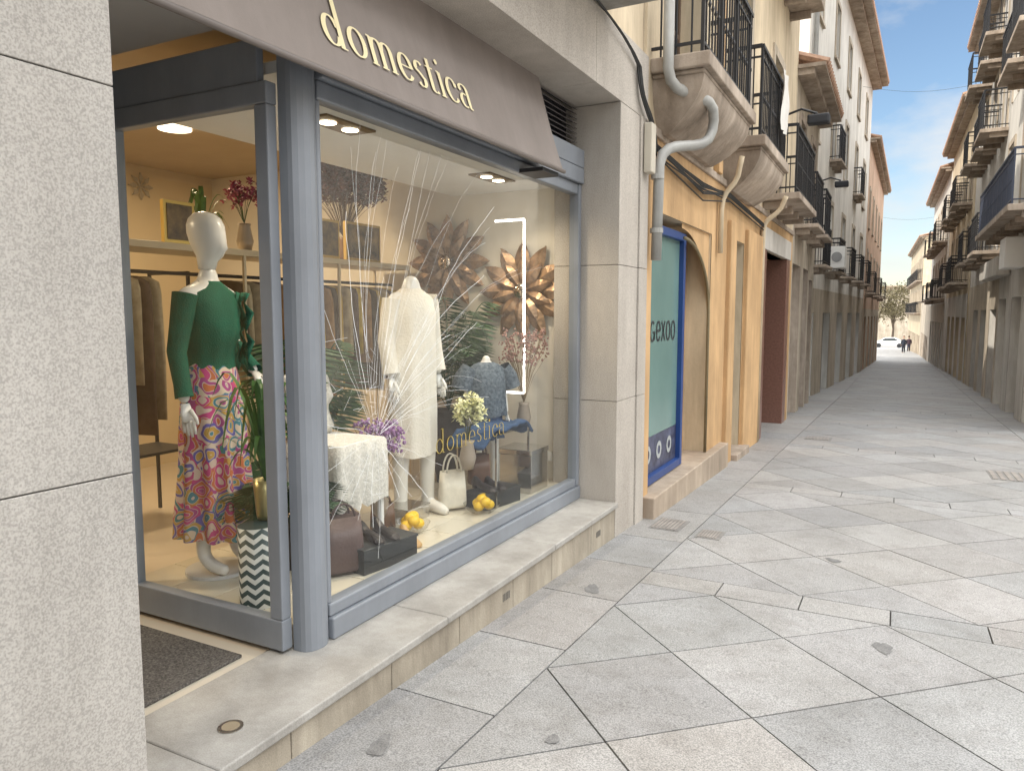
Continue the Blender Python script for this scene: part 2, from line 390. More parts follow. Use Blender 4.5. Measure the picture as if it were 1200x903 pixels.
# cracks
b=MB()
def strip(pts,w):
    for i in range(len(pts)-1):
        a,c=pts[i],pts[i+1];dy,dz=c[0]-a[0],c[1]-a[1];l=math.hypot(dy,dz) or 1;ny,nz=-dz/l*w/2,dy/l*w/2
        b.quad((GP+.0025,a[0]+ny,a[1]+nz),(GP+.0025,c[0]+ny,c[1]+nz),(GP+.0025,c[0]-ny,c[1]-nz),(GP+.0025,a[0]-ny,a[1]-nz))
rnd=random.Random(3)
ic=(2.93,.98)
def radial(k):
    if k<44: a=R(15+k*2.2+rnd.uniform(-2,2));ln=rnd.uniform(.5,2.3)*(1.0 if 9<k<37 else .6);cv=rnd.uniform(-.75,-.1)
    else: a=R(115+(k-44)*13+rnd.uniform(-5,5));ln=rnd.uniform(.15,.8);cv=rnd.uniform(-.3,.3)
    P=[];y,z=ic;n=30;s0=rnd.uniform(.02,.45)*(1 if ln>.7 else .3);y+=s0*math.cos(a);z+=s0*math.sin(a);wob=0
    for i in range(n+1):
        P.append((y,z));wob=wob*.6+rnd.uniform(-.12,.12);aa=a+cv*i/n+wob;y+=ln/n*math.cos(aa);z+=ln/n*math.sin(aa)
        if not(2.56<y<5.45 and .27<z<2.5):break
    return P
for k in range(62):strip(radial(k),rnd.choice([.0009,.0012,.0016,.0026]))
for k in range(150):
    r=abs(rnd.gauss(0,.2))+.01;a=rnd.uniform(0,6.28);a2=a+rnd.uniform(.1,.35);r2=r*rnd.uniform(.85,1.2)
    p=(ic[0]+r*math.cos(a),ic[1]+r*math.sin(a)*1.1);p2=(ic[0]+r2*math.cos(a2),ic[1]+r2*math.sin(a2)*1.1)
    if p[0]>2.57 and p2[0]>2.57:strip([p,p2],rnd.uniform(.0008,.0016))
b.obj("glass_cracks",mat("crack_white",(.88,.92,.91),.2,.15,9,spec=1),wf)

# ------------------------------------------------------------ interior
room=E("shop_interior")
FZ=.2
warm=mat("interior_wall",(.60,.49,.33),.8,.06,1)
warm2=mat("interior_wall_white",(.70,.65,.56),.8,.04,1)
bx("back_wall",(-6.6,-6.5,-1.5,9,0,3.1),warm,room)
bx("side_wall",(-6.5,-2.5,5.6,5.7,.0,3.1),warm2,room)
bx("near_side_wall",(-6.5,-3.41,-1.6,-1.5,0,3.1),warm,room)
bx("store_floor",(-6.5,-2.46,-1.5,5.6,.0,.089),mat("store_floor",(.5,.42,.32),.3,.05),room)
bx("store_ceiling",(-6.5,-2.42,-1.5,5.6,3.0,3.1),mat("store_ceiling",(.45,.36,.25),.8,.05),room)
bx("window_ceiling",(-3.5,-2.37,2.41,5.6,2.61,2.66),white,room)
tm=mat("cream_floor_tile",(.66,.60,.48),.12,.04,2,spec=.6)
b=MB()
for i in range(4):
    for j in range(11):
        b.box(-3.55+i*.3,-3.55+i*.3+.295,2.4+j*.3,min(5.6,2.4+j*.3+.295),.1,FZ)
b.obj("window_platform",tm,room,.002)
for (x,y) in((-2.72,3.2),(-2.75,4.95)):
    e=E("ceiling_spotlight");b=MB();b.box(x-.09,x+.09,y-.2,y+.2,2.598,2.609);b.obj("frame",mat("spot_bronze",(.2,.14,.08),.4,.1),e)
    b=MB()
    for d in(-.09,.09):b.tube([(x,y+d,2.594),(x,y+d,2.597)],.045,20)
    b.obj("bulbs",mat("bulb_warm",(1,.85,.6),.5,0,emit=14),e)
    l=bpy.data.lights.new("spot_lamp","SPOT");l.energy=85;l.color=(1,.84,.62);l.spot_size=R(145);l.spot_blend=.9;l.shadow_soft_size=.08
    o=bpy.data.objects.new("spot_lamp",l);o.location=(x,y,2.58);o.rotation_euler=(0,R(-8),0);C.collection.objects.link(o);o.parent=e
for (x,y,en) in((-5.2,1.0,70),(-4.9,3.9,55)):
    e=E("ceiling_lamp");b=MB();b.tube([(x,y,2.97),(x,y,2.99)],.12,24);b.obj("disc",mat("lamp_disc",(1,.85,.62),.5,0,emit=4),e)
    l=bpy.data.lights.new("lamp","AREA");l.shape='DISK';l.size=.4;l.energy=en;l.color=(1,.78,.50);o=bpy.data.objects.new("lamp",l);o.location=(x,y,2.95);C.collection.objects.link(o);o.parent=e
sh=E("clothes_shelf");b=MB()
b.box(-4.3,-3.9,2.6,5.5,1.98,2.02)
for y in(2.6,3.6,4.55,5.48):
    for x in(-4.3,-3.92):b.box(x,x+.02,y,y+.02,.1,1.98)
b.obj("unit",mat("shelf_light",(.62,.52,.36),.5,.06),sh,.002)
b=MB();b.tube([(-4.1,2.6,1.85),(-4.1,5.5,1.85)],.012,8);b.obj("rail",dark,sh)
cols=[(.10,.07,.045),(.45,.30,.06),(.4,.33,.22),(.12,.08,.06),(.5,.36,.08),(.3,.18,.08)]
def garment(b,x,y,zt,h,w):
    rings=[]
    for t in[0,.04,.12,.3,.6,1]:
        ww=w*(.25 if t==0 else .9 if t<.05 else 1)*(1+.15*t);rings.append([(x+ww*math.cos(a)*(1+.06*math.sin(5*a+y*9)),y+.035*math.sin(a)*(1+.3*t)+.01*math.sin(a*3+t*4),zt-h*t) for a in[2*math.pi*k/20 for k in range(20)]])
    b.loft(rings)
gi=0
for y in[2.75+.078*i for i in range(34)]:
    gi+=1
    if 3.0<y<3.6 or 4.0<y<4.3: continue
    ci=gi%6
    if y<4 and ci in(1,4):ci=2
    b=MB();garment(b,-4.1,y,1.82,random.uniform(.55,1.05),random.uniform(.15,.2));b.obj("garment",mat("garment_%d"%ci,cols[ci],.85,.25,14),sh,smooth=True)
for (y,w,h) in((4.5,.24,.3),(4.92,.44,.31),(3.15,.22,.26)):
    e=E("framed_picture");b=MB();b.box(-3.98,-3.95,y-w/2,y+w/2,2.022,2.02+h);b.obj("frame",mat("gold_frame",(.6,.42,.12),.35,.1,metal=.6),e)
    b=MB();b.box(-3.949,-3.945,y-w/2+.02,y+w/2-.02,2.045,2.02+h-.02);b.obj("print",mat("print_art",(.03,.03,.035),.3,.5,9,col2=(.3,.2,.08)),e)
rk=E("clothes_rack");b=MB()
for y in(2.3,3.7):
    b.box(-5.02,-5.0,y,y+.02,.1,1.9);b.box(-4.6,-4.58,y,y+.02,.1,1.9);b.box(-5.02,-4.58,y,y+.02,1.88,1.9)
b.box(-4.81,-4.79,2.3,3.72,1.88,1.9);b.box(-5,-4.6,2.3,3.7,.6,.62);b.obj("frame",dark,rk)
for i in range(9):
    b=MB();garment(b,-4.8,2.4+i*.12,1.84,random.uniform(.6,1.0),.18);b.obj("garment",mat("rack_garment_%d"%(i%4),[(.35,.3,.24),(.04,.03,.03),(.4,.25,.12),(.06,.07,.06)][i%4],.85,.25,14),rk,smooth=True)
for (y,z,r) in((3.6,2.7,.12),(4.0,2.45,.10),(4.75,2.8,.13),(4.5,2.4,.09),(3.35,2.3,.09),(5.1,2.6,.1)):
    e=E("snowflake_ornament");b=MB()
    for k in range(8):
        a=k*math.pi/4
        b.tube([(-6.48,y,z),(-6.48,y+r*math.cos(a),z+r*math.sin(a))],.007,5)
        P=[(-6.47,y+r*q_*math.cos(a+w_),z+r*q_*math.sin(a+w_)) for q_,w_ in((.25,0),(.65,.3),(1,0),(.65,-.3))];b.quad(*P)
    b.obj("arms",mat("ornament_grey",(.36,.32,.26),.5,.2,30),e)
def wallflower(x,z,r,name="metal_flower_wall_decoration"):
    e=E(name);b=MB()
    for layer,(rr,n,off,dy) in enumerate(((1,12,0,-.03),(.68,10,.25,-.06))):
        for k in range(n):
            a=2*math.pi*k/n+off;ca,sa=math.cos(a),math.sin(a);vs=[];ns=8
            for i in range(ns+1):
                t=i/ns;w=.155*rr*r*math.sin(math.pi*min(1,t*.92+.08))**.8*(1.15 if t>.4 else 1)
                L0=r*rr*(.12+.88*t)
                for sgn in(-1,0,1):
                    vs.append((x+L0*ca-sgn*w*sa,5.6+dy-.05*math.sin(t*2.6)-(0.0 if sgn==0 else -.025),z+L0*sa+sgn*w*ca))
            fs=[]
            for i in range(ns):
                for j in(0,1):fs.append((i*3+j,i*3+j+1,i*3+j+4,i*3+j+3))
            b.add(vs,fs)
    b.obj("petals",mat("copper_leaf",(.30,.19,.11),.4,.45,18,metal=.6),e,smooth=False)
    b=MB();b.ell((x,5.5,z),(.06*r/.37,.03,.06*r/.37));b.obj("centre",mat("mirror_centre",(.7,.6,.5),.1,.1,metal=1),e,smooth=True)
wallflower(-2.80,1.78,.42);wallflower(-3.54,2.04,.42)
e=E("neon_light_frame");b=MB();x0,x1,z0,z1=-2.91,-2.65,.96,2.33;yy=5.28
for a,c in(((x0,z0),(x1,z0)),((x1,z0),(x1,z1)),((x1,z1),(x0,z1))):
    b.tube([(a[0],yy,a[1]),(c[0],yy,c[1])],.009,8)
b.obj("tube",mat("neon_white",(1,.98,.93),.5,0,emit=6),e)

# plants
leafm=mat("leaf_green",(.06,.15,.03),.5,.4,12,spec=.5)
leafd=mat("leaf_dark",(.035,.075,.03),.55,.4,12,spec=.4)
def strap(b,base,dirx,diry,L,h,w,droop=.4):
    p=[]
    for i in range(9):
        t=i/8;r=L*t;z=h*math.sin(t*math.pi*.5*(1+droop))
        p.append((base[0]+dirx*r,base[1]+diry*r,base[2]+z))
    for i in range(8):
        def sd(k):
            t=k/8;return w*math.sin(math.pi*min(.98,.12+.86*t))**.7
        a,c=p[i],p[i+1];nx,ny=-diry,dirx;w0,w1=sd(i),sd(i+1)
        b.quad((a[0]-nx*w0,a[1]-ny*w0,a[2]+.15*w0),a,c,(c[0]-nx*w1,c[1]-ny*w1,c[2]+.15*w1))
        b.quad(a,(a[0]+nx*w0,a[1]+ny*w0,a[2]+.15*w0),(c[0]+nx*w1,c[1]+ny*w1,c[2]+.15*w1),c)
def frond(b,base,a,L,h,droop):
    prev=None
    for i in range(20):
        t=i/19;p=Vector((base[0]+math.cos(a)*L*t,base[1]+math.sin(a)*L*t,base[2]+h*math.sin(t*math.pi*.5*(1+droop))))
        if prev is not None:
            b.tube([prev,p],.004,4,False)
            if t>.15:
                for s in(-1,1):
                    ll=.22*math.sin(math.pi*(t*.85+.1));d=Vector((-math.sin(a)*s+math.cos(a)*.7,math.cos(a)*s+math.sin(a)*.7,-.25))*ll
                    w=(p-prev).normalized()*.011;q=p+d;mid=p+d*.5
                    b.quad(p-w*.4,mid-w,q,mid+w)
        prev=p
pl=E("potted_lily_plant");b=MB();px,py=-2.72,2.60
for k in range(34):
    a=k*2.4;strap(b,(px,py,.78),math.cos(a),math.sin(a),random.uniform(.12,.30),random.uniform(.15,.55),.013,random.uniform(.2,.9))
b.obj("leaves",leafm,pl)
b=MB();rings=[[(px+r*math.cos(a),py+r*math.sin(a),z) for a in[2*math.pi*k/24 for k in range(24)]] for z,r in((.595,.045),(.62,.05),(.7,.056),(.79,.062),(.79,.055),(.75,.05))]
b.loft(rings);b.obj("gold_pot",mat("gold_pot",(.5,.42,.2),.3,.1,metal=.7),pl,smooth=True)
zz=bpy.data.materials.new("zigzag");zz.use_nodes=True;nt=zz.node_tree;N=nt.nodes;L=nt.links;bsz=N["Principled BSDF"]
tc=N.new("ShaderNodeTexCoord");sx=N.new("ShaderNodeSeparateXYZ");L.new(tc.outputs["UV"],sx.inputs[0])
def mt(op,a,c=None):
    m=N.new("ShaderNodeMath");m.operation=op
    if isinstance(a,(int,float)):m.inputs[0].default_value=a
    else:L.new(a,m.inputs[0])
    if c is not None:
        if isinstance(c,(int,float)):m.inputs[1].default_value=c
        else:L.new(c,m.inputs[1])
    return m.outputs[0]
zg=mt("MULTIPLY",mt("PINGPONG",mt("MULTIPLY",sx.outputs[0],14),1),.55)
st=mt("FRACT",mt("SUBTRACT",mt("MULTIPLY",sx.outputs[1],8),zg));st=mt("GREATER_THAN",st,.5)
mx=N.new("ShaderNodeMixRGB");mx.inputs[1].default_value=(.05,.08,.08,1);mx.inputs[2].default_value=(.72,.72,.68,1);L.new(st,mx.inputs[0]);L.new(mx.outputs[0],bsz.inputs["Base Color"]);bsz.inputs["Roughness"].default_value=.4
zx,zy=-2.69,2.50
e=E("zigzag_planter_stand");me=bpy.data.meshes.new("body");bm=bmesh.new();uv=bm.loops.layers.uv.new("UVMap");n=32;vv=[[bm.verts.new((zx+.085*math.cos(2*math.pi*k/n),zy+.085*math.sin(2*math.pi*k/n),z)) for k in range(n)] for z in(FZ,.59)]
for k in range(n):
    f=bm.faces.new((vv[0][k],vv[0][(k+1)%n],vv[1][(k+1)%n],vv[1][k]));f.smooth=True
    for l,(u,v) in zip(f.loops,((k/n,0),((k+1)/n,0),((k+1)/n,1),(k/n,1))):l[uv].uv=(u,v)
bm.faces.new(vv[1]);bm.to_mesh(me);bm.free();me.materials.append(zz);o=bpy.data.objects.new("body",me);C.collection.objects.link(o);o.parent=e
for (x,y,z0,L0,h0,k0,pr) in((-3.28,5.15,.8,.42,.95,20,.15),(-2.95,2.95,.45,.33,.35,14,.1),(-3.3,3.5,.7,.4,.8,12,.12)):
    e=E("potted_palm_plant");b=MB()
    for k in range(k0):frond(b,(x,y,z0),k*2.4,random.uniform(.6,1)*L0,random.uniform(.4,1.0)*h0,random.uniform(.0,.5))
    b.obj("fronds",leafd,e);b=MB();b.loft([[(x+r*math.cos(a),y+r*math.sin(a),z) for a in[2*math.pi*k/20 for k in range(20)]] for z,r in((FZ,pr*.7),(FZ+(z0-FZ)*.5,pr),(z0,pr*1.1),(z0-.03,pr*.95))]);b.obj("pot",mat("dark_pot",(.06,.05,.045),.5,.1),e,smooth=True)
def flowers(name,base,h,spread,col,n=60,stem=(.08,.09,.04),sz=.014,vase=True,vcol=(.3,.25,.2)):
    e=E(name);b=MB();c=MB();rn=random.Random(n)
    for k in range(n):
        a=rn.uniform(0,6.28);r=spread*math.sqrt(rn.random());hh=h*rn.uniform(.55,1)
        p=(base[0]+r*math.cos(a),base[1]+r*math.sin(a),base[2]+hh)
        if k%2==0:b.tube([base,((base[0]+p[0])/2+.1*(base[0]-p[0]),(base[1]+p[1])/2,base[2]+hh*.55),p],.0018,3,False)
        for q in range(4):
            pp=(p[0]+rn.uniform(-1,1)*sz*2,p[1]+rn.uniform(-1,1)*sz*2,p[2]+rn.uniform(-1,1)*sz*2)
            if sz>.013:
                for j in range(5):
                    aa=rn.uniform(0,6.28);el_=rn.uniform(-1,1);d=Vector((math.cos(aa),math.sin(aa),el_))*sz*1.6;s_=Vector((-math.sin(aa),math.cos(aa),.3))*sz*.6;P0=Vector(pp)
                    c.quad(P0,P0+d*.5+s_,P0+d,P0+d*.5-s_)
            else:c.ell(pp,(sz*rn.uniform(.6,1.2),)*3,6,4)
    b.obj("stems",mat(name+"_stem",stem,.7,.2),e);c.obj("blooms",mat(name+"_bloom",col,.7,.4,40),e)
    if vase:
        v=MB();v.loft([[(base[0]+r*math.cos(a),base[1]+r*math.sin(a),base[2]+z) for a in[2*math.pi*k/18 for k in range(18)]] for z,r in((-.2,.04),(-.12,.06),(-.02,.04),(.0,.045))]);v.obj("vase",mat(name+"_vase",vcol,.3,.1),e,smooth=True)
flowers("dried_flower_bouquet",(-2.66,5.3,.88),.58,.2,(.30,.17,.14),110,(.2,.14,.08),.01)
flowers("purple_flower_bouquet",(-2.9,3.72,.50),.42,.17,(.27,.14,.3),80,sz=.0125)
flowers("white_orchid_plant",(-2.62,4.35,.72),.28,.08,(.75,.72,.42),36,sz=.02)
flowers("red_flower_arrangement",(-4.1,4.85,2.22),.62,.36,(.14,.055,.04),260,(.08,.05,.03),.024,True,(.2,.12,.06))
flowers("magenta_flower_arrangement",(-4.1,3.8,2.22),.26,.12,(.26,.05,.10),30,(.03,.08,.03),.018,True)
e=E("potted_shelf_plant");b=MB()
for k in range(26):strap(b,(-4.1,3.45,2.12),math.cos(k*2.4),math.sin(k*2.4),random.uniform(.06,.18),random.uniform(.08,.3),.016,random.uniform(.2,.9))
b.obj("leaves",leafm,e);b=MB();b.loft([[(-4.1+r*math.cos(a),3.45+r*math.sin(a),z) for a in[2*math.pi*k/20 for k in range(20)]] for z,r in((2.022,.05),(2.13,.07))]);b.obj("pot",mat("dark_pot",(.06,.05,.045),.5,.1),e,smooth=True)

# ------------------------------------------------------------ mannequins
manq=mat("mannequin_white",(.74,.73,.70),.3,.02,spec=.5)
def skin(name,verts,edges,m,parent,loc,rz,sub=2):
    me=bpy.data.meshes.new(name);me.from_pydata([v[0] for v in verts],edges,[]);me.materials.append(m)
    o=bpy.data.objects.new(name,me);C.collection.objects.link(o);o.parent=parent;o.location=loc;o.rotation_euler=(0,0,rz)
    md=o.modifiers.new("skin","SKIN")
    sv=me.skin_vertices[0].data
    for i,v in enumerate(verts):sv[i].radius=v[1] if hasattr(v[1],'__len__') else (v[1],v[1]);sv[i].use_root=(i==0)
    md.use_smooth_shade=True
    s=o.modifiers.new("sub","SUBSURF");s.levels=sub;s.render_levels=sub;return o
def T(loc,rz,s=1):
    M=Matrix.Translation(loc)@Matrix.Rotation(rz,4,'Z')@Matrix.Scale(s,4)
    return lambda p:tuple(M@Vector(p))
def figure(e,loc,rz,s=1,head=True,armR=None,armL=None,m=manq,legs=None):
    k=s
    V=[((0,0,.96),(.13,.10)),((0,0,1.12),(.105,.08)),((.01,0,1.30),(.13,.09)),((0,0,1.43),(.10,.075)),((0,0,1.50),.05),((.01,0,1.58),.046)]
    Ed=[(0,1),(1,2),(2,3),(3,4),(4,5)]
    armR=armR or [(0,-.17,1.42),(-.01,-.23,1.15),(.04,-.24,.90)]
    armL=armL or [(0,.17,1.42),(-.01,.23,1.15),(.04,.24,.90)]
    for arm in(armR,armL):
        i=len(V);V+=[(arm[0],.052),(arm[1],.04),(arm[2],.027)];Ed+=[(3,i),(i,i+1),(i+1,i+2)]
    legs=legs or [[(0,-.08,.9),(.01,-.09,.5),(-.01,-.1,.09)],[(0,.08,.9),(.03,.09,.5),(.04,.09,.09)]]
    for lg in legs:
        i=len(V);a=lg[2];V+=[(lg[0],.082),(lg[1],.055),(a,.036),((a[0]+.05,a[1],.045),.036),((a[0]+.15,a[1],.02),.03)];Ed+=[(0,i),(i,i+1),(i+1,i+2),(i+2,i+3),(i+3,i+4)]
    V=[(tuple(Vector(v[0])*k),tuple(q*k for q in(v[1] if hasattr(v[1],'__len__') else(v[1],v[1])))) for v in V]
    skin("body",V,Ed,m,e,loc,rz)
    tf=T(loc,rz,s);b=MB()
    if head:
        rings=[]
        for z,rx,ry,cx in((1.56,.042,.042,0),(1.60,.05,.047,.005),(1.625,.07,.055,.02),(1.66,.088,.066,.02),(1.70,.098,.074,.012),(1.74,.102,.078,.004),(1.78,.1,.077,0),(1.815,.085,.066,-.004),(1.84,.055,.045,-.006),(1.85,.01,.01,-.006)):
            rg=[]
            for i in range(20):
                a=2*math.pi*i/20;x=cx+rx*math.cos(a);y=ry*math.sin(a)
                if i==0 and 1.65<z<1.71:x+=.024 if z<1.68 else .012
                rg.append(tf((x,y,z)))
            rings.append(rg)
        b.loft(rings)
    for arm in(armR,armL):
        w=Vector(arm[2]);d=(w-Vector(arm[1])).normalized();b.tube([tf(w),tf(w+d*.05),tf(w+d*.09)],[.024*s,.036*s,.034*s],10,flat=.5)
        for f in range(4):
            o=Vector((-.03+.02*f,0,0));l=[.06,.075,.08,.065][f]
            b.tube([tf(w+o+d*.085),tf(w+o*1.05+d*(.085+l*.5)),tf(w+o*1.05+d*(.085+l)+Vector((0,0,0)))],[.0095*s,.009*s,.006*s],6)
        b.tube([tf(w+d*.03+Vector((.025,0,0))),tf(w+d*.07+Vector((.05,0,0))),tf(w+d*.1+Vector((.055,0,0)))],[.011*s,.01*s,.007*s],6)
    if b.v:b.obj("head_and_hands",m,e,smooth=True)
    return tf
def cloth(tf,rings,n=64,fold=0,nf=9,ph=0):
    rr=[]
    for i,(z,rx,ry,cx,cy) in enumerate(rings):
        t=i/(len(rings)-1);g=[]
        for k in range(n):
            a=2*math.pi*k/n;m=1+fold*t*math.sin(nf*a+ph+1.3*math.sin(2*a+t))
            m+=.035*noise.noise(Vector((math.cos(a)*2.2,math.sin(a)*2.2+ph,z*7)))
            g.append(tf((cx+rx*m*math.cos(a),cy+ry*m*math.sin(a),z+.01*t*math.sin(3*a))))
        rr.append(g)
    return rr
e=E("mannequin_green_top_floral_skirt");loc=(-3.24,2.74,FZ+.02);tf=figure(e,loc,R(10),1.03,armL=[(0,.17,1.42),(-.06,.25,1.18),(.12,.2,1.02)])
b=MB();b.tube([(loc[0],loc[1],FZ+.001),(loc[0],loc[1],FZ+.02)],.17,28);b.obj("base",mat("base_white",(.6,.6,.6),.2,.02),e)
green=mat("emerald_knit",(.0,.095,.055),.75,.25,6,.5,150)
b=MB();b.loft(cloth(tf,[(1.50,.06,.062,0,0),(1.475,.08,.10,0,0),(1.44,.10,.165,0,0),(1.36,.12,.165,.01,0),(1.3,.127,.16,.013,0),(1.25,.13,.155,.015,0),(1.19,.12,.142,.01,0),(1.14,.113,.135,0,0),(1.08,.11,.132,0,0),(1.03,.115,.138,0,0)],fold=.015),caps=False)
for arm in([(0,-.16,1.43),(-.01,-.225,1.15),(.036,-.238,.93)],[(0,.16,1.43),(-.06,.245,1.18),(.11,.205,1.03)]):
    P=[Vector(a) for a in arm];pp=[P[0].lerp(P[1],t) for t in(0,.3,.6,1)]+[P[1].lerp(P[2],t) for t in(.35,.7,1)]
    b.tube([tf(p) for p in pp],[.066,.06,.054,.048,.045,.042,.046],14,False)
for i in range(4):
    pts=[tf((.06+.03*i,.11+.025*math.sin(j*2.2+i),1.44-.05*j)) for j in range(9)];b.tube(pts,[.018+.014*math.sin(j*2+i) for j in range(9)],6,flat=.35)
b.obj("sweater",green,e,smooth=True)
sk=bpy.data.materials.new("floral_skirt");sk.use_nodes=True;nt=sk.node_tree;N=nt.nodes;L=nt.links;bss=N["Principled BSDF"];bss.inputs["Roughness"].default_value=.75
tc=N.new("ShaderNodeTexCoord");nz=N.new("ShaderNodeTexNoise");nz.inputs["Scale"].default_value=6;L.new(tc.outputs["Object"],nz.inputs["Vector"])
va=N.new("ShaderNodeVectorMath");va.operation="MULTIPLY_ADD";va.inputs[1].default_value=(.14,.14,.14);L.new(nz.outputs["Color"],va.inputs[0]);L.new(tc.outputs["Object"],va.inputs[2])
vo=N.new("ShaderNodeTexVoronoi");vo.inputs["Scale"].default_value=12;L.new(va.outputs[0],vo.inputs["Vector"])
wn=mt("FRACT",mt("MULTIPLY",vo.outputs["Distance"],5.5));sp=N.new("ShaderNodeSeparateColor");L.new(vo.outputs["Color"],sp.inputs[0])
idx=mt("FRACT",mt("ADD",sp.outputs[0],mt("MULTIPLY",mt("FLOOR",mt("MULTIPLY",vo.outputs["Distance"],5.5)),.37)))
cr=N.new("ShaderNodeValToRGB");cr.color_ramp.interpolation='CONSTANT';pal=[(.5,.05,.2),(.62,.5,.38),(.12,.1,.36),(.5,.14,.05),(.05,.2,.25),(.62,.48,.4),(.36,.06,.22),(.5,.3,.07)]
while len(cr.color_ramp.elements)<8:cr.color_ramp.elements.new(.5)
for i,el in enumerate(cr.color_ramp.elements):el.position=i/8;el.color=(*pal[i],1)
L.new(idx,cr.inputs[0]);ed=mt("LESS_THAN",wn,.16);mx=N.new("ShaderNodeMixRGB");mx.inputs[2].default_value=(.55,.46,.4,1);L.new(ed,mx.inputs[0]);L.new(cr.outputs[0],mx.inputs[1]);L.new(mx.outputs[0],bss.inputs["Base Color"])
b=MB();b.loft(cloth(tf,[(1.09,.105,.13,0,0),(1.0,.125,.15,0,0),(.92,.138,.16,0,0),(.8,.143,.166,0,0),(.7,.148,.17,0,0),(.6,.152,.173,0,0),(.5,.158,.178,0,0),(.4,.165,.184,0,0),(.3,.175,.192,0,0),(.19,.185,.205,.01,0)],128,.15,10),caps=False);b.obj("skirt",sk,e,smooth=True)
e=E("mannequin_white_dress");loc=(-2.99,4.22,FZ)
aR=[(0,-.15,1.42),(-.01,-.195,1.15),(.04,-.20,.92)];aL=[(0,.15,1.42),(-.01,.195,1.15),(.04,.20,.92)]
tf=figure(e,loc,R(-15),1.05,head=False,armR=aR,armL=aL)
wd=mat("ivory_knit",(.74,.70,.62),.85,.06,8,.6,70)
b=MB();b.loft(cloth(tf,[(1.49,.065,.07,0,0),(1.46,.085,.12,0,0),(1.43,.105,.165,0,0),(1.32,.13,.17,.01,0),(1.22,.13,.162,.01,0),(1.15,.13,.16,.01,0),(1.05,.135,.165,.01,0),(.95,.14,.17,0,0),(.8,.143,.17,0,0),(.7,.145,.172,0,0),(.55,.145,.17,0,0),(.40,.145,.168,0,0)],72,.05,7),caps=False)
for a3 in(aR,aL):
    P=[Vector(a) for a in a3];pp=[P[0].lerp(P[1],t) for t in(0,.3,.6,1)]+[P[1].lerp(P[2],t) for t in(.35,.7,.9)]
    b.tube([tf(p) for p in pp],[.07,.07,.064,.06,.056,.056,.058],14,False)
b.obj("dress",wd,e,smooth=True)
b=MB()
for (x,y) in((-.01,-.1),(.04,.09)):
    b.tube([tf(p) for p in((x,y,.42),(x,y,.3),(x,y,.15),(x,y,.06))],[.062,.055,.048,.045],12,False)
    b.tube([tf(p) for p in((x-.03,y,.045),(x+.05,y,.045),(x+.13,y,.035),(x+.19,y,.025))],[.045,.045,.04,.025],10)
b.obj("boots",mat("white_boot",(.72,.69,.62),.4,.04),e,smooth=True)
e=E("mannequin_blue_top");loc=(-2.84,5.0,FZ);tf=figure(e,loc,R(-35),.68,head=False)
bt=mat("blue_floral_fabric",(.025,.055,.10),.8,.5,45,col2=(.16,.2,.24))
b=MB();b.loft(cloth(tf,[(1.50,.075,.09,0,0),(1.47,.10,.16,0,0),(1.42,.13,.235,0,0),(1.3,.16,.235,.01,0),(1.2,.165,.235,.01,0),(1.1,.165,.235,.01,0),(1,.175,.24,.01,0),(.88,.185,.25,0,0)],56,.05,8),caps=False)
for sgn in(-1,1):b.tube([tf(p) for p in((0,sgn*.2,1.43),(0,sgn*.27,1.33),(-.005,sgn*.31,1.2))],[.07,.08,.085],12,False)
b.obj("blouse",bt,e,smooth=True)
b=MB();b.loft(cloth(tf,[(.95,.15,.19,0,0),(.8,.165,.2,0,0),(.62,.17,.21,0,0)],48,.06,8),caps=False);b.obj("denim_skirt",mat("denim",(.03,.07,.16),.85,.25,50),e,smooth=True)

# props
e=E("white_lace_chair");lc=mat("lace_white",(.66,.63,.57),.85,.2,60,.6,100);b=MB()
cx,cy=-2.86,3.28
b.box(cx-.2,cx+.2,cy-.2,cy+.2,.83,.87)
for dx in(-.19,.16):
    for dy in(-.19,.16):b.box(cx+dx,cx+dx+.03,cy+dy,cy+dy+.03,FZ,.83)
b.obj("seat",white,e,.006)
b=MB();n=80;rg=[]
for z,k,f in((.876,.21,0),(.86,.222,.004),(.78,.23,.012),(.62,.235,.018),(.5,.235,.022)):
    g=[]
    for i in range(n):
        a=2*math.pi*i/n;c,s=math.cos(a),math.sin(a);m=k/max(abs(c),abs(s))*(.93)+f*math.sin(13*a);m=min(m,k*1.3);g.append((cx+m*c,cy+m*s,z+(.03*abs(math.sin(8*a)) if z<.55 else 0)))
    rg.append(g)
b.loft(rg,False);b.quad(*rg[0]);b.obj("lace_cover",lc,e,smooth=True)
b=MB();P=[]
for i in range(9):
    for j in range(9):
        P.append((cx-.2+.02*math.sin(j*1.5),cy-.2+.35*i/8+.012*math.sin(j*3),.88+.42*j/8-.12*abs(i/8-.5)*(j/8)))
b.add(P,[(i*9+j,i*9+j+1,(i+1)*9+j+1,(i+1)*9+j) for i in range(8) for j in range(8)])
o=b.obj("backrest",lc,e,smooth=True);s=o.modifiers.new("s","SOLIDIFY");s.thickness=.03
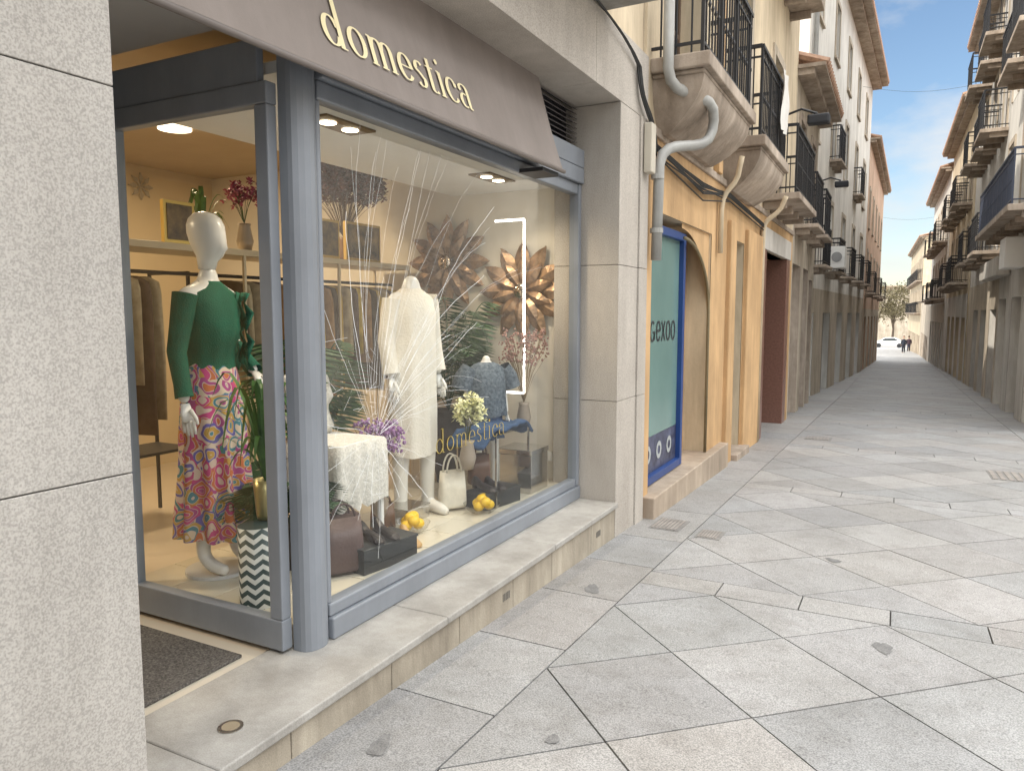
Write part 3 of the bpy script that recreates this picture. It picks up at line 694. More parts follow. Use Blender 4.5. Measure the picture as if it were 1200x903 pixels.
def bag(name,x,y,w,d,h,col,hand,z=FZ,rz=0):
    e=E(name);t0=T((x,y,z),rz);b=MB();rg=[]
    for zz,k in((0,.92),(.02,1),(h*.5,.97),(h,.85),(h-.01,.8)):
        g=[]
        for i in range(24):
            a=2*math.pi*i/24;c,s=math.cos(a),math.sin(a);g.append(t0((math.copysign(abs(c)**.5,c)*d/2*k,math.copysign(abs(s)**.5,s)*w/2*k,zz)))
        rg.append(g)
    b.loft(rg);b.obj("body",mat(name+"_leather",col,.45,.1,20,.2,80),e,smooth=True)
    b=MB()
    for dx in(-d*.3,d*.3):b.tube([t0((dx,w*.28*math.cos(math.pi*k/10),h-.02+hand*math.sin(math.pi*k/10))) for k in range(11)],.007,6)
    b.obj("handles",mat(name+"_handle",tuple(c*.8 for c in col),.45,.1),e,smooth=True)
bag("white_handbag",-2.78,4.4,.2,.12,.26,(.7,.66,.56),.14,.22,R(-35))
bag("brown_handbag",-2.72,4.68,.17,.1,.22,(.11,.055,.035),.12,.34,R(-35))
bag("dark_backpack",-2.62,3.02,.24,.16,.3,(.09,.055,.05),.09,.22,R(-30))
bag("tan_handbag",-2.9,3.75,.16,.1,.18,(.12,.06,.03),.09,.2,R(-30))
boxm=mat("dark_slate_box",(.035,.038,.04),.35,.2,6)
def plinth(name,x,y,w,d,z0,h,m,rz):
    e=E(name);t0=T((x,y,z0),rz);b=MB();b.box(-d/2,d/2,-w/2,w/2,0,h*.88,lambda *p:t0(p));b.box(-d/2-.006,d/2+.006,-w/2-.006,w/2+.006,h*.885,h,lambda *p:t0(p));b.obj("box",m,e,.003)
plinth("display_box",-2.55,3.25,.40,.22,FZ,.14,boxm,R(-10))
plinth("display_box",-2.6,4.68,.4,.2,FZ,.12,boxm,R(-10))
plinth("mirror_display_box",-2.95,4.05,.25,.25,FZ,.1,mat("mirror_box",(.6,.58,.54),.08,.05,metal=.9),R(0))
plinth("mirror_display_box",-2.62,5.2,.3,.3,FZ,.34,mat("mirror_box",(.6,.58,.54),.08,.05,metal=.9),R(0))
for (x,y) in((-2.72,3.80),(-2.55,4.42)):
    e=E("lemon_bowl");b=MB();b.loft([[(x+r*math.cos(a),y+r*math.sin(a),FZ+z) for a in[2*math.pi*k/22 for k in range(22)]] for z,r in((0,.05),(.01,.08),(.04,.115),(.07,.13))],False);b.obj("bowl",glassmat("bowl_glass",(.85,.85,.82),.08),e,smooth=True)
    b=MB()
    for (dx,dy,dz) in((0,0,.1),(.05,.02,.06),(-.05,.03,.06),(.01,-.055,.06),(-.02,.06,.09),(.05,-.03,.09)):b.ell((x+dx,y+dy,FZ+dz),(.036,.045,.034),12,8)
    b.obj("lemons",mat("lemon",(.75,.48,.02),.4,.1),e,smooth=True)
def shoe(name,x,y,z,rz,col):
    e=E(name)
    for d in(-.05,.05):
        t0=T((x,y,z),rz);b=MB()
        b.loft([[t0((px+0,d+ry*math.cos(a),pz+rz2*max(-.1,math.sin(a)))) for a in[2*math.pi*k/14 for k in range(14)]] for px,ry,rz2,pz in((-.12,.022,.05,.04),(-.09,.03,.055,.035),(-.03,.03,.03,.025),(.05,.036,.035,.012),(.1,.034,.028,.008),(.13,.015,.01,.006))])
        b.box(-.12,-.09,d-.012,d+.012,0,.04,lambda *p:t0(p));b.obj("shoe",mat(name+"_m",col,.4,.1),e,smooth=False)
shoe("tan_shoes",-2.62,3.58,.2,R(-30),(.45,.28,.12));shoe("dark_heels",-2.55,3.25,.341,R(-20),(.03,.025,.025));shoe("dark_heels",-2.6,4.62,.321,R(-20),(.05,.04,.04))
e=E("glass_shelf_with_jeans");b=MB();b.quad((-2.85,4.55,.73),(-2.5,4.55,.73),(-2.5,5.1,.73),(-2.85,5.1,.73));b.obj("shelf",glassmat("shelf_glass",(.8,.86,.84),.08),e)
b=MB()
for x in(-2.84,-2.52):
    for y in(4.56,5.08):b.box(x,x+.012,y,y+.012,FZ,.72)
b.obj("legs",mat("chrome",(.6,.6,.6),.15,.05,metal=1),e)
b=MB();P=[];NI=40;NJ=14
for i in range(NI+1):
    for j in range(NJ+1):
        u,v=i/NI,j/NJ
        P.append((-2.83+.3*v+.02*math.sin(u*5),4.4+.85*u,.765+.03*noise.noise(Vector((u*7,v*4,1)))-(.14*max(0,(abs(u-.5)-.36))*5)))
b.add(P,[(i*(NJ+1)+j,i*(NJ+1)+j+1,(i+1)*(NJ+1)+j+1,(i+1)*(NJ+1)+j) for i in range(NI) for j in range(NJ)])
o=b.obj("jeans",mat("denim_drape",(.025,.065,.15),.85,.25,40,.4,150),e,smooth=True);s=o.modifiers.new("s","SOLIDIFY");s.thickness=.02
e=E("wall_sockets");b=MB()
for i in range(2):b.box(-2.62+i*.09,-2.54+i*.09,5.588,5.599,.36,.44)
b.obj("plates",white,e,.004)

# ------------------------------------------------------------ facade generator
class Fac:
    def __init__(s,p0,p1,inn):
        s.p=Vector((*p0,0));d=Vector((p1[0]-p0[0],p1[1]-p0[1],0));s.L=d.length;s.d=d.normalized()
        n=Vector((-s.d.y,s.d.x,0));s.n=n if n.x*inn>0 else -n
    def __call__(s,u,dep,z):
        q=s.p+s.d*u+s.n*dep;return(q.x,q.y,z)
def building(name,p0,p1,inn,z0,z1,wall,ops,depth=6,eave=None,low=None,lowm=None):
    e=E(name);F=Fac(p0,p1,inn)
    def wallpart(za,zb,m,nm,off=0):
        us=sorted({0,F.L}|{min(F.L,max(0,o[k])) for o in ops for k in(0,1)});zs=sorted({za,zb}|{min(zb,max(za,o[k])) for o in ops for k in(2,3)})
        b=MB()
        for i in range(len(us)-1):
            for j in range(len(zs)-1):
                uc=(us[i]+us[i+1])/2;zc=(zs[j]+zs[j+1])/2
                if us[i+1]-us[i]<1e-6 or zs[j+1]-zs[j]<1e-6:continue
                if any(o[0]<uc<o[1] and o[2]<zc<o[3] for o in ops):continue
                b.quad(F(us[i],off,zs[j]),F(us[i+1],off,zs[j]),F(us[i+1],off,zs[j+1]),F(us[i],off,zs[j+1]))
        b.obj(nm,m,e)
    if low:
        wallpart(z0,low,lowm,"ground_floor_wall",-.012);wallpart(low,z1,wall,"wall")
    else:wallpart(z0,z1,wall,"wall")
    b=MB()
    for u in(0,F.L):b.quad(F(u,0,z0),F(u,depth,z0),F(u,depth,z1),F(u,0,z1))
    b.quad(F(0,depth,z0),F(F.L,depth,z0),F(F.L,depth,z1),F(0,depth,z1));b.quad(F(0,0,z1),F(F.L,0,z1),F(F.L,depth,z1),F(0,depth,z1))
    b.obj("sides",wall,e)
    rev=MB();pane=MB();fr=MB();shu=MB();cu=MB();dk=MB();sur=MB()
    fn=lambda u,d,z:F(u,d,z)
    for (a,c,za,zb,kind) in ops:
        dp=.28 if kind!='deep' else .9
        for q in(((a,za),(a,zb)),((c,za),(c,zb)),((a,zb),(c,zb)),((a,za),(c,za))):
            (u0,w0),(u1,w1)=q;rev.quad(F(u0,-.005,w0),F(u1,-.005,w1),F(u1,dp,w1),F(u0,dp,w0))
        if kind in('win','door'):
            tgt=cu if int(a*7.3+za*3.1)%3==0 else pane
            tgt.quad(F(a,dp-.02,za),F(c,dp-.02,za),F(c,dp-.02,zb),F(a,dp-.02,zb))
            m=(a+c)/2
            for u in(a,m-.03,c-.06):fr.box(u,u+.06,dp-.07,dp-.03,za,zb,fn)
            for z in(za,zb-.06,za+(zb-za)*.3,za+(zb-za)*.68):fr.box(a,c,dp-.068,dp-.032,z,z+.05,fn)
            sur.box(a-.14,a-.002,-.035,-.001,za,zb+.14,fn);sur.box(c+.002,c+.14,-.035,-.001,za,zb+.14,fn);sur.box(a-.001,c+.001,-.036,-.001,zb+.003,zb+.14,fn)
            if kind=='win':sur.box(a-.16,c+.16,-.07,-.001,za-.08,za-.003,fn)
            elif int(a*3.7+za)%4==1:
                z=zb
                while z>zb-1.0:shu.box(a,c,dp-.12,dp-.1,z-.06,z,fn);z-=.065
        elif kind=='shutter':
            z=za
            while z<zb:shu.box(a,c,dp-.05,dp-.02,z,z+.07,fn);z+=.08
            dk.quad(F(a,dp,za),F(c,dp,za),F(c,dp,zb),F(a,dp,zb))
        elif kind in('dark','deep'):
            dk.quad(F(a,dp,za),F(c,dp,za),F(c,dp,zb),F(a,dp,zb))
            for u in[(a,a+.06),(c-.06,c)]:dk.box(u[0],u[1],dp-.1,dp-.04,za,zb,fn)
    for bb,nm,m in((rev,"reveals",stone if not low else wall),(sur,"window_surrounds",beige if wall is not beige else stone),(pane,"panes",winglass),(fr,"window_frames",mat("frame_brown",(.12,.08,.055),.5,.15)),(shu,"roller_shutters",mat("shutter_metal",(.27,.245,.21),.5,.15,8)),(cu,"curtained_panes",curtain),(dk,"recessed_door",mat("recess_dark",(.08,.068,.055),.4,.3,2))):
        if bb.v:bb.obj(nm,m,e)
    if eave:
        b=MB();b.box(-.1,F.L+.1,-eave,depth,z1+.002,z1+.07,fn)
        b.box(-.05,F.L+.05,-eave*.6,0,z1-.12,z1,fn);b.obj("eave",stone,e)
        b=MB();n=int(F.L/.22)
        for i in range(n):
            u=i*F.L/n
            b.tube([F(u+.1,-eave-.04,z1+.1),F(u+.1,depth/2,z1+1.4)],.08,6)
        b.obj("roof_tiles",tile_roof,e)
    return e,F
def balcony(e,F,u0,u1,z,depth=.45,slab=.12,corbel=True,h=1.0,m=stone,gap=.11,rm=iron):
    fn=lambda u,d,zz:F(u,-d,zz);b=MB()
    b.box(u0,u1,0,depth+.05,z-slab,z,fn)
    if corbel:
        b.box(u0+.04,u1-.04,0,depth,z-slab-.035,z-slab-.002,fn);b.obj("balcony_slab",m,e,.012)
        b=MB();rg=[]
        for k in range(15):
            t=k/14
            dd=(depth-.04)*math.cos(t*math.pi*.47)**.8+.03
            ins=.06+(depth-dd)*.55;zz=z-slab-.037-.42*t
            rg.append([fn(u0+ins,0,zz),fn(u0+ins,dd,zz),fn(u1-ins,dd,zz),fn(u1-ins,0,zz)])
        b.loft(rg);b.obj("balcony_cove",m,e)
    else:
        n=max(2,int((u1-u0)/.8))
        for i in range(n+1):
            u=u0+.1+(u1-u0-.3)*i/n;b.box(u,u+.1,0,depth*.7,z-slab-.12,z-slab-.001,fn)
        b.obj("balcony_slab",m,e,.012)
    b=MB()
    for zz,t in((z+.08,.012),(z+h,.02),(z+h-.12,.01)):
        b.box(u0+.03,u1-.03,depth-.02-t,depth-.02+t,zz-t,zz+t,fn)
        for u in(u0+.03,u1-.03):b.box(u-t,u+t,0,depth-.02,zz-t,zz+t,fn)
    n=int((u1-u0)/gap)
    for i in range(n+1):
        u=u0+.03+(u1-u0-.06)*i/n;q=.007 if i%6 else .014;b.box(u-q,u+q,depth-.02-q,depth-.02+q,z,z+h,fn)
        b.ell(fn(u,depth-.02,z+h*.45),(.016,.016,.03),6,4)
    for u in(u0+.03,u1-.03):
        for k in range(3):d=.08+k*.13;b.box(u-.007,u+.007,d-.007,d+.007,z,z+h,fn)
    b.obj("railing",rm,e)

e,F=building("ochre_balcony_building",(-1.97,6.202),(-1.97,15.8),-1,-.9,11.5,creamw,
 [(.2,2.5,-.22,2.5,'none'),(3.75,4.5,-.4,2.55,'deep'),(5.9,9.1,-.62,2.6,'none'),
  (.7,1.8,3.72,6.1,'door'),(3.4,4.5,3.72,6.1,'door'),(6.6,7.6,3.35,5.7,'door'),
  (.7,1.8,7.0,9.2,'door'),(3.4,4.5,7.0,9.2,'door'),(6.6,7.6,7.0,9.2,'door')],low=3.15,lowm=ochre)
balcony(e,F,.1,2.3,3.74);balcony(e,F,2.95,5.0,3.66);balcony(e,F,5.9,8.4,3.42,.5,.1,False)
balcony(e,F,.2,2.3,6.98,.5);balcony(e,F,2.95,5.0,6.98,.5);balcony(e,F,5.9,8.4,6.98,.5,.1,False)
b=MB();b.box(-1.969,-1.9,8.75,8.95,3.2,9);b.obj("ochre_pilaster",ochre,e,.01)
b=MB();b.box(-1.968,-1.93,6.2,15.8,3.12,3.2);b.obj("string_course",stone,e,.01)
sw=E("blue_framed_shop_window")
def fb(x0,x1,y0,y1,z0,z1,m,nm,bev=.006):bx(nm,(x0,x1,y0,y1,z0,z1),m,sw,bev)
fb(-2.12,-2.02,6.42,6.50,-.02,2.42,blue,"stile");fb(-2.12,-2.02,7.74,7.82,-.02,2.42,blue,"stile_b");fb(-2.12,-2.02,6.501,7.739,2.34,2.42,blue,"head");fb(-2.12,-2.02,6.501,7.739,-.02,.06,blue,"sill")
fb(-2.09,-2.07,6.501,7.739,.42,2.339,tgl,"vinyl_glass",0);fb(-2.09,-2.07,6.501,7.739,.061,.418,mat("poster_dark",(.03,.035,.08),.4,.6,9,col2=(.10,.11,.18)),"lower_poster",0)
b=MB()
for i in range(3):
    y=6.75+i*.36
    for k in range(12):
        a0,a1=2*math.pi*k/12,2*math.pi*(k+1)/12;b.quad(*[(-2.066,y+r*math.cos(t),.25+r*math.sin(t)) for r,t in((.09,a0),(.09,a1),(.045,a1),(.045,a0))])
b.obj("icons",mat("icon_pale",(.38,.40,.40),.5,.1),sw)
word("ogexoo",lambda u,v:(-2.065,6.56+u,1.33+v),.19,mat("letter_dark",(.02,.02,.025),.5,.1),sw,"sign_letters",.15,.1)
b=MB();b.box(-2.3,-2.24,6.4,8.75,-.3,2.55);b.obj("back_panel",ochre,sw)
bx("stone_step",(-2.24,-1.85,6.25,9.45,-.5,-.03),mat("step_stone",(.43,.35,.27),.7,.1,4,.2,50,stain=.3),e,.01)
b=MB();b.tube([(-1.955,8.62,-.02),(-1.955,8.62,1.6)]+[(-1.955,7.5+1.12*math.cos(a),1.6+.75*math.sin(a)) for a in[math.pi/2*k/10 for k in range(1,11)]],.018,8);b.obj("arch_trim",mat("brass_trim",(.2,.16,.09),.5,.2),e,smooth=True)
b=MB();n=20
P=[(8.7,1.6)]+[(7.5+1.2*math.cos(a),1.6+.85*math.sin(a)) for a in[math.pi/2*k/n for k in range(n+1)]]+[(7.5,2.5),(8.7,2.5)]
for i in range(n+1):
    a,c=P[i],P[i+1];b.quad((-1.987,a[0],a[1]),(-1.987,c[0],c[1]),(-1.987,c[0],2.51),(-1.987,a[0],2.51))
b.obj("arch_spandrel",ochre,e)
bx("pilaster_red",(-2.1,-1.93,12.1,12.5,-.9,2.6),redgr,e,.01);bx("portal_back",(-3.4,-3.2,12.1,15.3,-.9,2.6),mat("recess_dark",(.04,.035,.03),.4,.2),e);bx("pilaster_red_b",(-2.5,-1.93,14.9,15.3,-.9,2.6),redgr,e,.01)
bx("portal_soffit",(-3.2,-2.0,12.1,15.3,2.6,2.65),ochre,e);bx("portal_head",(-1.99,-1.92,12.0,15.35,2.602,2.95),greyw,e,.01)
for (y0,y1) in((9.55,9.9),(10.75,12.05)):bx("pier_strip",(-2.0,-1.90,y0,y1,-.6,2.75),ochre,e,.015)
bx("door_step",(-2.6,-1.82,9.9,10.8,-.6,-.27),stone,e,.01)
def pipe(name,pts,r=.05,m=grpipe,clamps=()):
    e=E(name);b=MB();b.tube(pts,r,14);b.obj("pipe",m,e,smooth=True)
    b=MB()
    for p in clamps:b.tube([(p[0],p[1],p[2]-.02),(p[0],p[1],p[2]+.02)],r*1.25,14)
    if b.v:b.obj("clamps",m,e)
pipe("drain_pipe",[(-1.8,6.25,4.2)]+bez((-1.8,6.25,3.62),(-1.78,6.25,3.3),(-1.5,6.75,3.6),(-1.55,6.85,3.3),8)+bez((-1.56,6.85,3.22),(-1.6,6.8,2.95),(-1.85,6.32,3.15),(-1.87,6.28,2.85),8)+[(-1.88,6.27,2.05)],.045,clamps=[(-1.88,6.27,2.3),(-1.88,6.27,2.75)])
pipe("drain_pipe",[(-1.7,9.0,3.4)]+bez((-1.72,9.0,3.3),(-1.74,9.0,3.0),(-1.9,8.95,3.1),(-1.91,8.95,2.8),6)+[(-1.91,8.95,2.3)],.03,m=creamw)
pipe("drain_pipe",[(-1.6,12.0,3.35)]+bez((-1.62,12.0,3.3),(-1.7,12,3.0),(-1.9,11.95,3.1),(-1.91,11.95,2.85),6)+[(-1.91,11.95,-.4)],.035,m=creamw)
e=E("electric_cables");b=MB();rn=random.Random(5)
for k in range(9):
    o=rn.uniform(-.05,.05)
    b.tube(bez((-1.93+.02*rn.random(),3.2,3.72+.01*k),(-1.9,4.2,3.7),(-1.9,5.3,3.75),(-1.92,5.85+o,3.55),10)+bez((-1.92,5.87+o,3.5),(-1.9,5.9+o,3.2),(-1.9,6.15,3.3+o),(-1.9,6.3,2.98+o),8)+[(-1.9,8,2.95+o-.06*(k%3)),(-1.9,9.4,3.0+o),(-1.9,12,2.9+o)],.008,5)
b.obj("cables",mat("cable_black",(.02,.02,.02),.6,.2),e)
e=E("junction_box");b=MB();b.box(-1.93,-1.86,6.03,6.15,2.75,3.15);b.obj("box",mat("junction_box_cream",(.5,.46,.38),.5,.1),e,.01)
e,F=building("beige_stone_house",(-1.97,15.802),(-2.0,20.4),-1,-1.2,6.3,beige,
 [(.2,1.6,-1.2,2.6,'shutter'),(2.2,3.2,-1.2,2.6,'dark'),(3.5,4.3,-1.2,2.4,'shutter'),(.6,1.5,3.4,5.5,'door'),(2.9,3.8,3.4,5.5,'door')],eave=.5)
balcony(e,F,.3,1.9,3.38,.4,.08,False);balcony(e,F,2.6,4.1,3.38,.4,.08,False)
ops=[]
for k in range(5):
    s=1.2+k*3.8
    ops+=[(s,s+1.0,2.9,5.0,'door'),(s,s+.9,6.3,8.2,'win'),(s,s+.9,9.4,11,'win'),(s-.4,s+1.3,-1.5,1.6,['shutter','dark','dark','shutter','dark'][k])]
e,F=building("tall_white_building",(-2.3,20.402),(-1.62,40),-1,-1.6,12.2,whitew,ops,depth=9,eave=.65,low=2.3,lowm=beige)
for k in(0,1,2,3,4):balcony(e,F,.9+k*3.8,2.5+k*3.8,2.88,.42,.08,False)
for k in(1,3):balcony(e,F,.9+k*3.8,2.5+k*3.8,6.28,.3,.08,False)
b=MB();b.box(-4.2,-3.4,20.35,20.398,8.5,9.9);b.box(-6,-5.2,20.35,20.398,8.5,9.9);b.obj("gable_windows",winglass,e)
pipe("downspout",[(-2.2,20.9,12),(-2.2,20.9,9),(-2.2,20.9,3)],.06,grpipe)
e=E("air_conditioner");b=MB();b.box(-2.0,-1.55,24.6,25.5,2.95,3.6);b.obj("case",white,e,.02);b=MB();b.tube([(-1.775,24.59,3.28),(-1.775,24.58,3.28)],.15,20);b.obj("fan",mat("fan_grey",(.3,.3,.3)),e)
ops=[]
for k in range(5):
    s=.8+k*3.6;ops+=[(s,s+1,2.6,4.6,'door'),(s,s+.9,5.8,7.6,'win'),(s,s+1.5,-2,1.4,'dark')]
e,F=building("sand_pink_building",(-1.6,40.002),(-1.35,58),-1,-2,9.8,pinkw,ops,depth=8,eave=.4,low=1.8,lowm=beige)
for k in(0,2,4):balcony(e,F,.5+k*3.6,2.1+k*3.6,2.58,.45,.08,False)

def rops(L,z0,flo,step=2.6):
    o=[];s=.7;k=0
    while s+1.3<L:
        for z in flo:o.append((s+.1,s+1.1,z,z+2.15,'door'))
        o.append((s-.15,s+1.45,z0,z0+2.9,['shutter','dark','shutter'][k%3]));s+=step;k+=1
    return o
specs=[("white_balcony_building",16,23.4,12,whitew,[3.6,6.9,9.5]),("grey_balcony_building",23.402,33,11.2,greyw,[3.3,6.5,9.0]),
 ("cream_balcony_building",33.002,45,9.6,creamw,[2.8,5.8]),("white_balcony_building",45.002,60,9.0,whitew,[2.4,5.4]),]
rx=2.3
for i,(nm,y0,y1,h,m,fl) in enumerate(specs):
    zg=gz((y0+y1)/2)-.25;xo=[0,.02,-.05,-.25][i];x1=[0,.0,-.2,-.5][i]
    e,F=building(nm,(rx+xo,y0),(rx+x1,y1),1,zg-.2,h,m,rops(y1-y0,zg,fl),depth=8,eave=.5,low=3.0-.02*y0,lowm=[greyw,beige,greyw,beige][i])
    L=F.L
    for z in fl:
        s=.4;k=0
        while s+2<L:
            if z==fl[0] and i==0:balcony(e,F,s,min(L-.2,s+6.6),z-.02,.6,.12,False,gap=.13,rm=mat("rail_blue_grey",(.05,.06,.09),.5,.1));s+=7.2
            else:
                balcony(e,F,s,s+1.9,z-.02,.5 if k%2 else .6,.1,False,gap=.13);s+=2.6
            k+=1
e,F=building("stone_balcony_building",(1.7,78),(.95,104),1,-4,8.5,creamw,rops(26,-3.4,[1.6,4.6]),depth=10,eave=.4)
for z in(1.6,4.6):
    for k in range(9):balcony(e,F,.5+k*2.6,2.3+k*2.6,z,.5,.1,False,gap=.2)
building("low_stone_building",(1.8,60.1),(1.7,77.9),1,-3.2,3.2,beige,rops(17,-3,[]),depth=8)
building("cream_square_building",(22,-14),(22,16),1,-1,8,creamw,rops(30,-.8,[3.2,5.6]),depth=6,eave=.4)
e=E("shop_sign_box");b=MB();b.box(1.9,2.28,18.9,19.8,2.55,3.2);b.obj("case",white,e,.02)
e=E("security_shutter_box");b=MB();b.box(1.98,2.28,21.2,25.4,2.5,2.95);b.obj("box",greyw,e,.02)
for (x,y,z,s) in((-1.97,13.6,4.9,1),(-2.2,22.5,5.2,1)):
    e=E("wall_street_lamp");b=MB();b.tube([(x,y,z),(x+.35*s,y,z+.1),(x+.6*s,y,z)],.02,8);b.obj("arm",iron,e)
    b=MB();b.box(x+.45*s,x+.8*s,y-.1,y+.1,z-.18,z-.02);b.obj("head",dark,e,.03)
e=E("overhead_wires");b=MB()
for (y,z) in((35,11),(60,8.5)):
    b.tube([(-1.9+4.2*t,y+t*2,z-.25*math.sin(math.pi*t)) for t in[k/8 for k in range(9)]],.006,4)
b.obj("wires",dark,e)
e=E("hanging_towel");b=MB();P=[]
for i in range(7):
    for j in range(7):P.append((-1.46+.02*math.sin(i*1.9+j),10.3+.5*i/6,4.7-.75*j/6))
b.add(P,[(i*7+j,i*7+j+1,(i+1)*7+j+1,(i+1)*7+j) for i in range(6) for j in range(6)]);b.obj("cloth",mat("towel_white",(.6,.58,.54),.9,.1),e,smooth=True)

# far end
e,F=building("plaza_building",(-16,170),(16,170),1,-6,5.5,beige,[(a,a+1.4,z,z+2,'win') for a in range(2,30,3) for z in(-1.5,2.2)],depth=8,eave=.5)
def tree(name,x,y,z,h,r,seed):
    e=E(name);rn=random.Random(seed);b=MB();b.tube([(x,y,z),(x+.1,y,z+h*.3),(x,y,z+h*.5)],[.22,.16,.12],8)
    tips=[]
    for k in range(18):
        a=rn.uniform(0,6.28);q=(x+r*.8*math.cos(a)*rn.uniform(.4,1),y+r*.8*math.sin(a)*rn.uniform(.4,1),z+h*rn.uniform(.5,1));b.tube([(x,y,z+h*rn.uniform(.3,.5)),((x+q[0])/2,(y+q[1])/2,q[2]-.4),q],[.08,.05,.02],5);tips.append(q)
    b.obj("trunk",mat("bark",(.1,.075,.055),.9,.3),e)
    b=MB()
    for k in range(2200):
        t=rn.choice(tips);p=Vector(t)+Vector((rn.gauss(0,.6),rn.gauss(0,.6),rn.gauss(0,.5)));d=Vector((rn.uniform(-1,1),rn.uniform(-1,1),rn.uniform(-1,1)))*.13;c=Vector((rn.uniform(-1,1),rn.uniform(-1,1),rn.uniform(-1,1)))*.13
        b.quad(p-d,p+c,p+d,p-c)
    b.obj("foliage",mat("sparse_foliage",(.12,.1,.05),.8,.5,2),e)
tree("tree",-3.2,128,gz(128),9.5,3,1);tree("tree",1.5,134,gz(134),9,3,2);tree("tree",-7,126,gz(126),9.5,3,4);tree("tree",-1,140,gz(140),9.5,3.4,5)
e=E("parked_car");cx,cy=-1.2,118;cz=gz(118)
def CP(x,y,z):return(cx+x,cy+y,cz+z)
b=MB();prof=[(-2.05,.35),(-2.1,.7),(-1.9,.85),(-1.2,.95),(-.6,1.38),(.7,1.42),(1.5,1.0),(2.05,.85),(2.1,.4),(1.9,.25),(-1.9,.25)]
b.loft([[CP(x,y,z) for x,z in prof] for y in(-.85,.85)]);b.obj("body",white,e,.08)
b=MB()
for y in(-.86,.85):b.quad(*[CP(x,y,z) for x,z in((-1.05,.95),(-.55,1.32),(.65,1.35),(1.25,1.0))])
b.obj("windows",winglass,e)
b=MB()
for x in(-1.3,1.3):
    for y in(-.8,.8):b.tube([CP(x,y-.1,.32),CP(x,y+.1,.32)],.32,16)
b.obj("wheels",dark,e)
def person(name,x,y,rz,top,leg,hair):
    e=E(name);loc=(x,y,gz(y));figure(e,loc,rz,.93,m=mat("skin",(.45,.28,.2),.6,.05),legs=[[(0,-.08,.9),(.1,-.09,.5),(.16,-.09,.09)],[(0,.08,.9),(-.02,.09,.5),(-.2,.09,.09)]]);tf=T(loc,rz,.93)
    b=MB();b.loft(cloth(tf,[(1.5,.07,.08,0,0),(1.44,.11,.18,0,0),(1.3,.14,.19,0,0),(1.1,.14,.17,0,0),(.88,.15,.19,0,0)],24,.03,5),caps=False)
    for sgn in(-1,1):b.tube([tf(p) for p in((0,sgn*.17,1.42),(-.01,sgn*.23,1.15),(.04,sgn*.24,.93))],[.07,.06,.05],10,False)
    b.obj("jacket",mat(name+"_jacket",top,.8,.1),e,smooth=True)
    b=MB()
    for lg in([(0,-.08,.93),(.1,-.09,.5),(.16,-.09,.09)],[(0,.08,.93),(-.02,.09,.5),(-.2,.09,.09)]):b.tube([tf(p) for p in lg],[.11,.075,.055],10)
    b.obj("trousers",mat(name+"_trousers",leg,.8,.1),e,smooth=True)
    b=MB();b.ell(tf((-.02,0,1.77)),(.1,.095,.1));b.obj("hair",mat(name+"_hair",hair,.7,.1),e,smooth=True)
person("pedestrian_man",.45,84,R(-90),(.02,.025,.04),(.02,.02,.03),(.03,.02,.015))
person("pedestrian_woman",1.0,92,R(90),(.05,.03,.04),(.03,.03,.05),(.05,.03,.02))

# ------------------------------------------------------------ world, sun, camera
w=bpy.data.worlds.new("World");C.scene.world=w;w.use_nodes=True;nt=w.node_tree;N=nt.nodes;L=nt.links;bg=N["Background"];bg.inputs[1].default_value=.15
sky=N.new("ShaderNodeTexSky");sky.sky_type='NISHITA';sky.sun_disc=False
az=Vector((-.60,-.80));el=42
sky.sun_elevation=R(el);sky.sun_rotation=math.atan2(az.x,az.y);sky.dust_density=.3;sky.air_density=1.2;sky.ozone_density=3
tc=N.new("ShaderNodeTexCoord");mp=N.new("ShaderNodeMapping");mp.inputs["Scale"].default_value=(1,1,2.2);mp.inputs["Location"].default_value=(.3,.1,.25);L.new(tc.outputs["Generated"],mp.inputs[0])
nn=N.new("ShaderNodeTexNoise");nn.inputs["Scale"].default_value=3.2;nn.inputs["Detail"].default_value=7;nn.inputs["Roughness"].default_value=.55;L.new(mp.outputs[0],nn.inputs["Vector"])
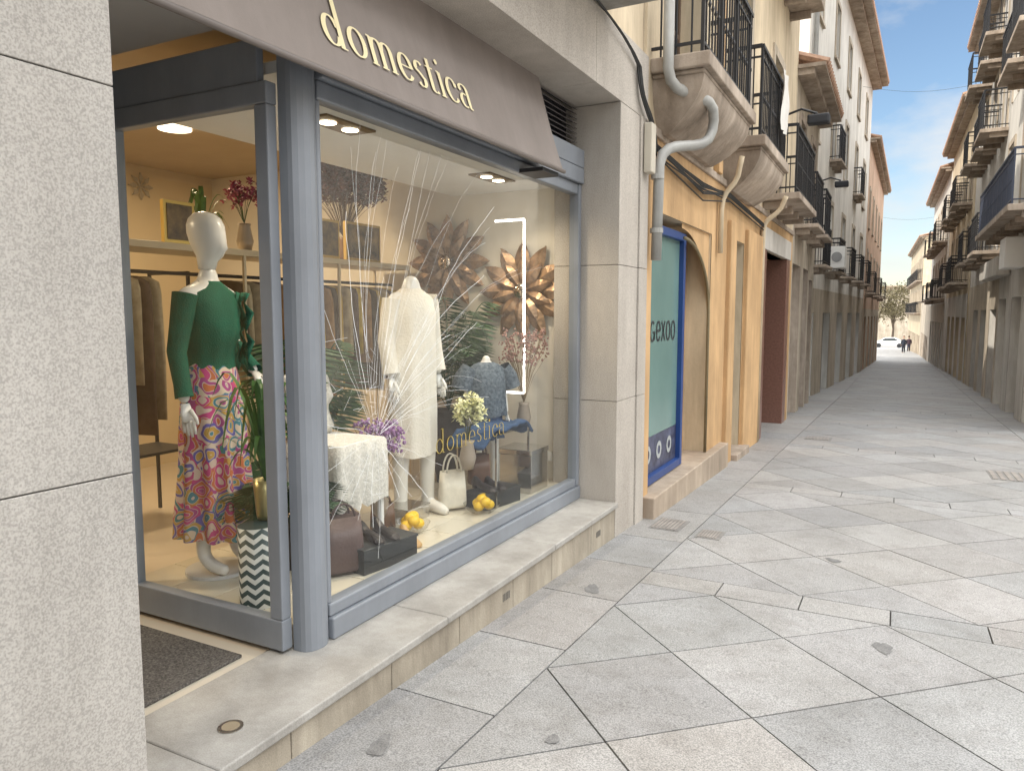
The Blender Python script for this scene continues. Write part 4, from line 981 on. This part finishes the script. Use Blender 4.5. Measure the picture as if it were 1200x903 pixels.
# clouds thicken and brighten towards the zenith and over the open square
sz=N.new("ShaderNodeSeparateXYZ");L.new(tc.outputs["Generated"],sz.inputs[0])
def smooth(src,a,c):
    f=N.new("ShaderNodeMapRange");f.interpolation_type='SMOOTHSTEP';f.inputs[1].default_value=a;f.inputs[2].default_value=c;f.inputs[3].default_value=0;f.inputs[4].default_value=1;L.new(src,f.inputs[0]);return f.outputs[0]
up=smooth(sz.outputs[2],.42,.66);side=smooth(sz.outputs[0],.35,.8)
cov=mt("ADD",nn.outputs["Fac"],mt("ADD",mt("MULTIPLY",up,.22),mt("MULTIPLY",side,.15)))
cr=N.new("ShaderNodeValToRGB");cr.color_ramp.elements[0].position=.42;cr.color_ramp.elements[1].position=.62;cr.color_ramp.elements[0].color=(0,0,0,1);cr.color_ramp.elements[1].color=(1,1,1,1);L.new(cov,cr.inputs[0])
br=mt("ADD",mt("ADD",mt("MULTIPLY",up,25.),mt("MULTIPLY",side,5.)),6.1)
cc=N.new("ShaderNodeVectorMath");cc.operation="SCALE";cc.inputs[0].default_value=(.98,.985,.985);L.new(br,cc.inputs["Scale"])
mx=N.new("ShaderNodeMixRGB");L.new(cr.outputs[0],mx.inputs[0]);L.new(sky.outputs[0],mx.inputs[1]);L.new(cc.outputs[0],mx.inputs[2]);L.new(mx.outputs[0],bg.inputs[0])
sn=bpy.data.lights.new("sun","SUN");sn.energy=4.5;sn.angle=R(.6);sn.color=(1,.94,.84);so=bpy.data.objects.new("sun",sn);C.collection.objects.link(so)
dv=Vector((az.x,az.y,0)).normalized()*math.cos(R(el))+Vector((0,0,math.sin(R(el))));so.rotation_euler=dv.to_track_quat('Z','Y').to_euler()
cd=bpy.data.cameras.new("camera");cd.sensor_width=36;cd.lens=26.0;cd.clip_end=2000;cd.clip_start=.05
co=bpy.data.objects.new("camera",cd);co.location=(0,0,1.6);co.rotation_euler=(R(90-5.6),0,R(27.58));C.collection.objects.link(co);C.scene.camera=co
C.scene.view_settings.view_transform='Standard';C.scene.view_settings.look='None';C.scene.view_settings.exposure=0
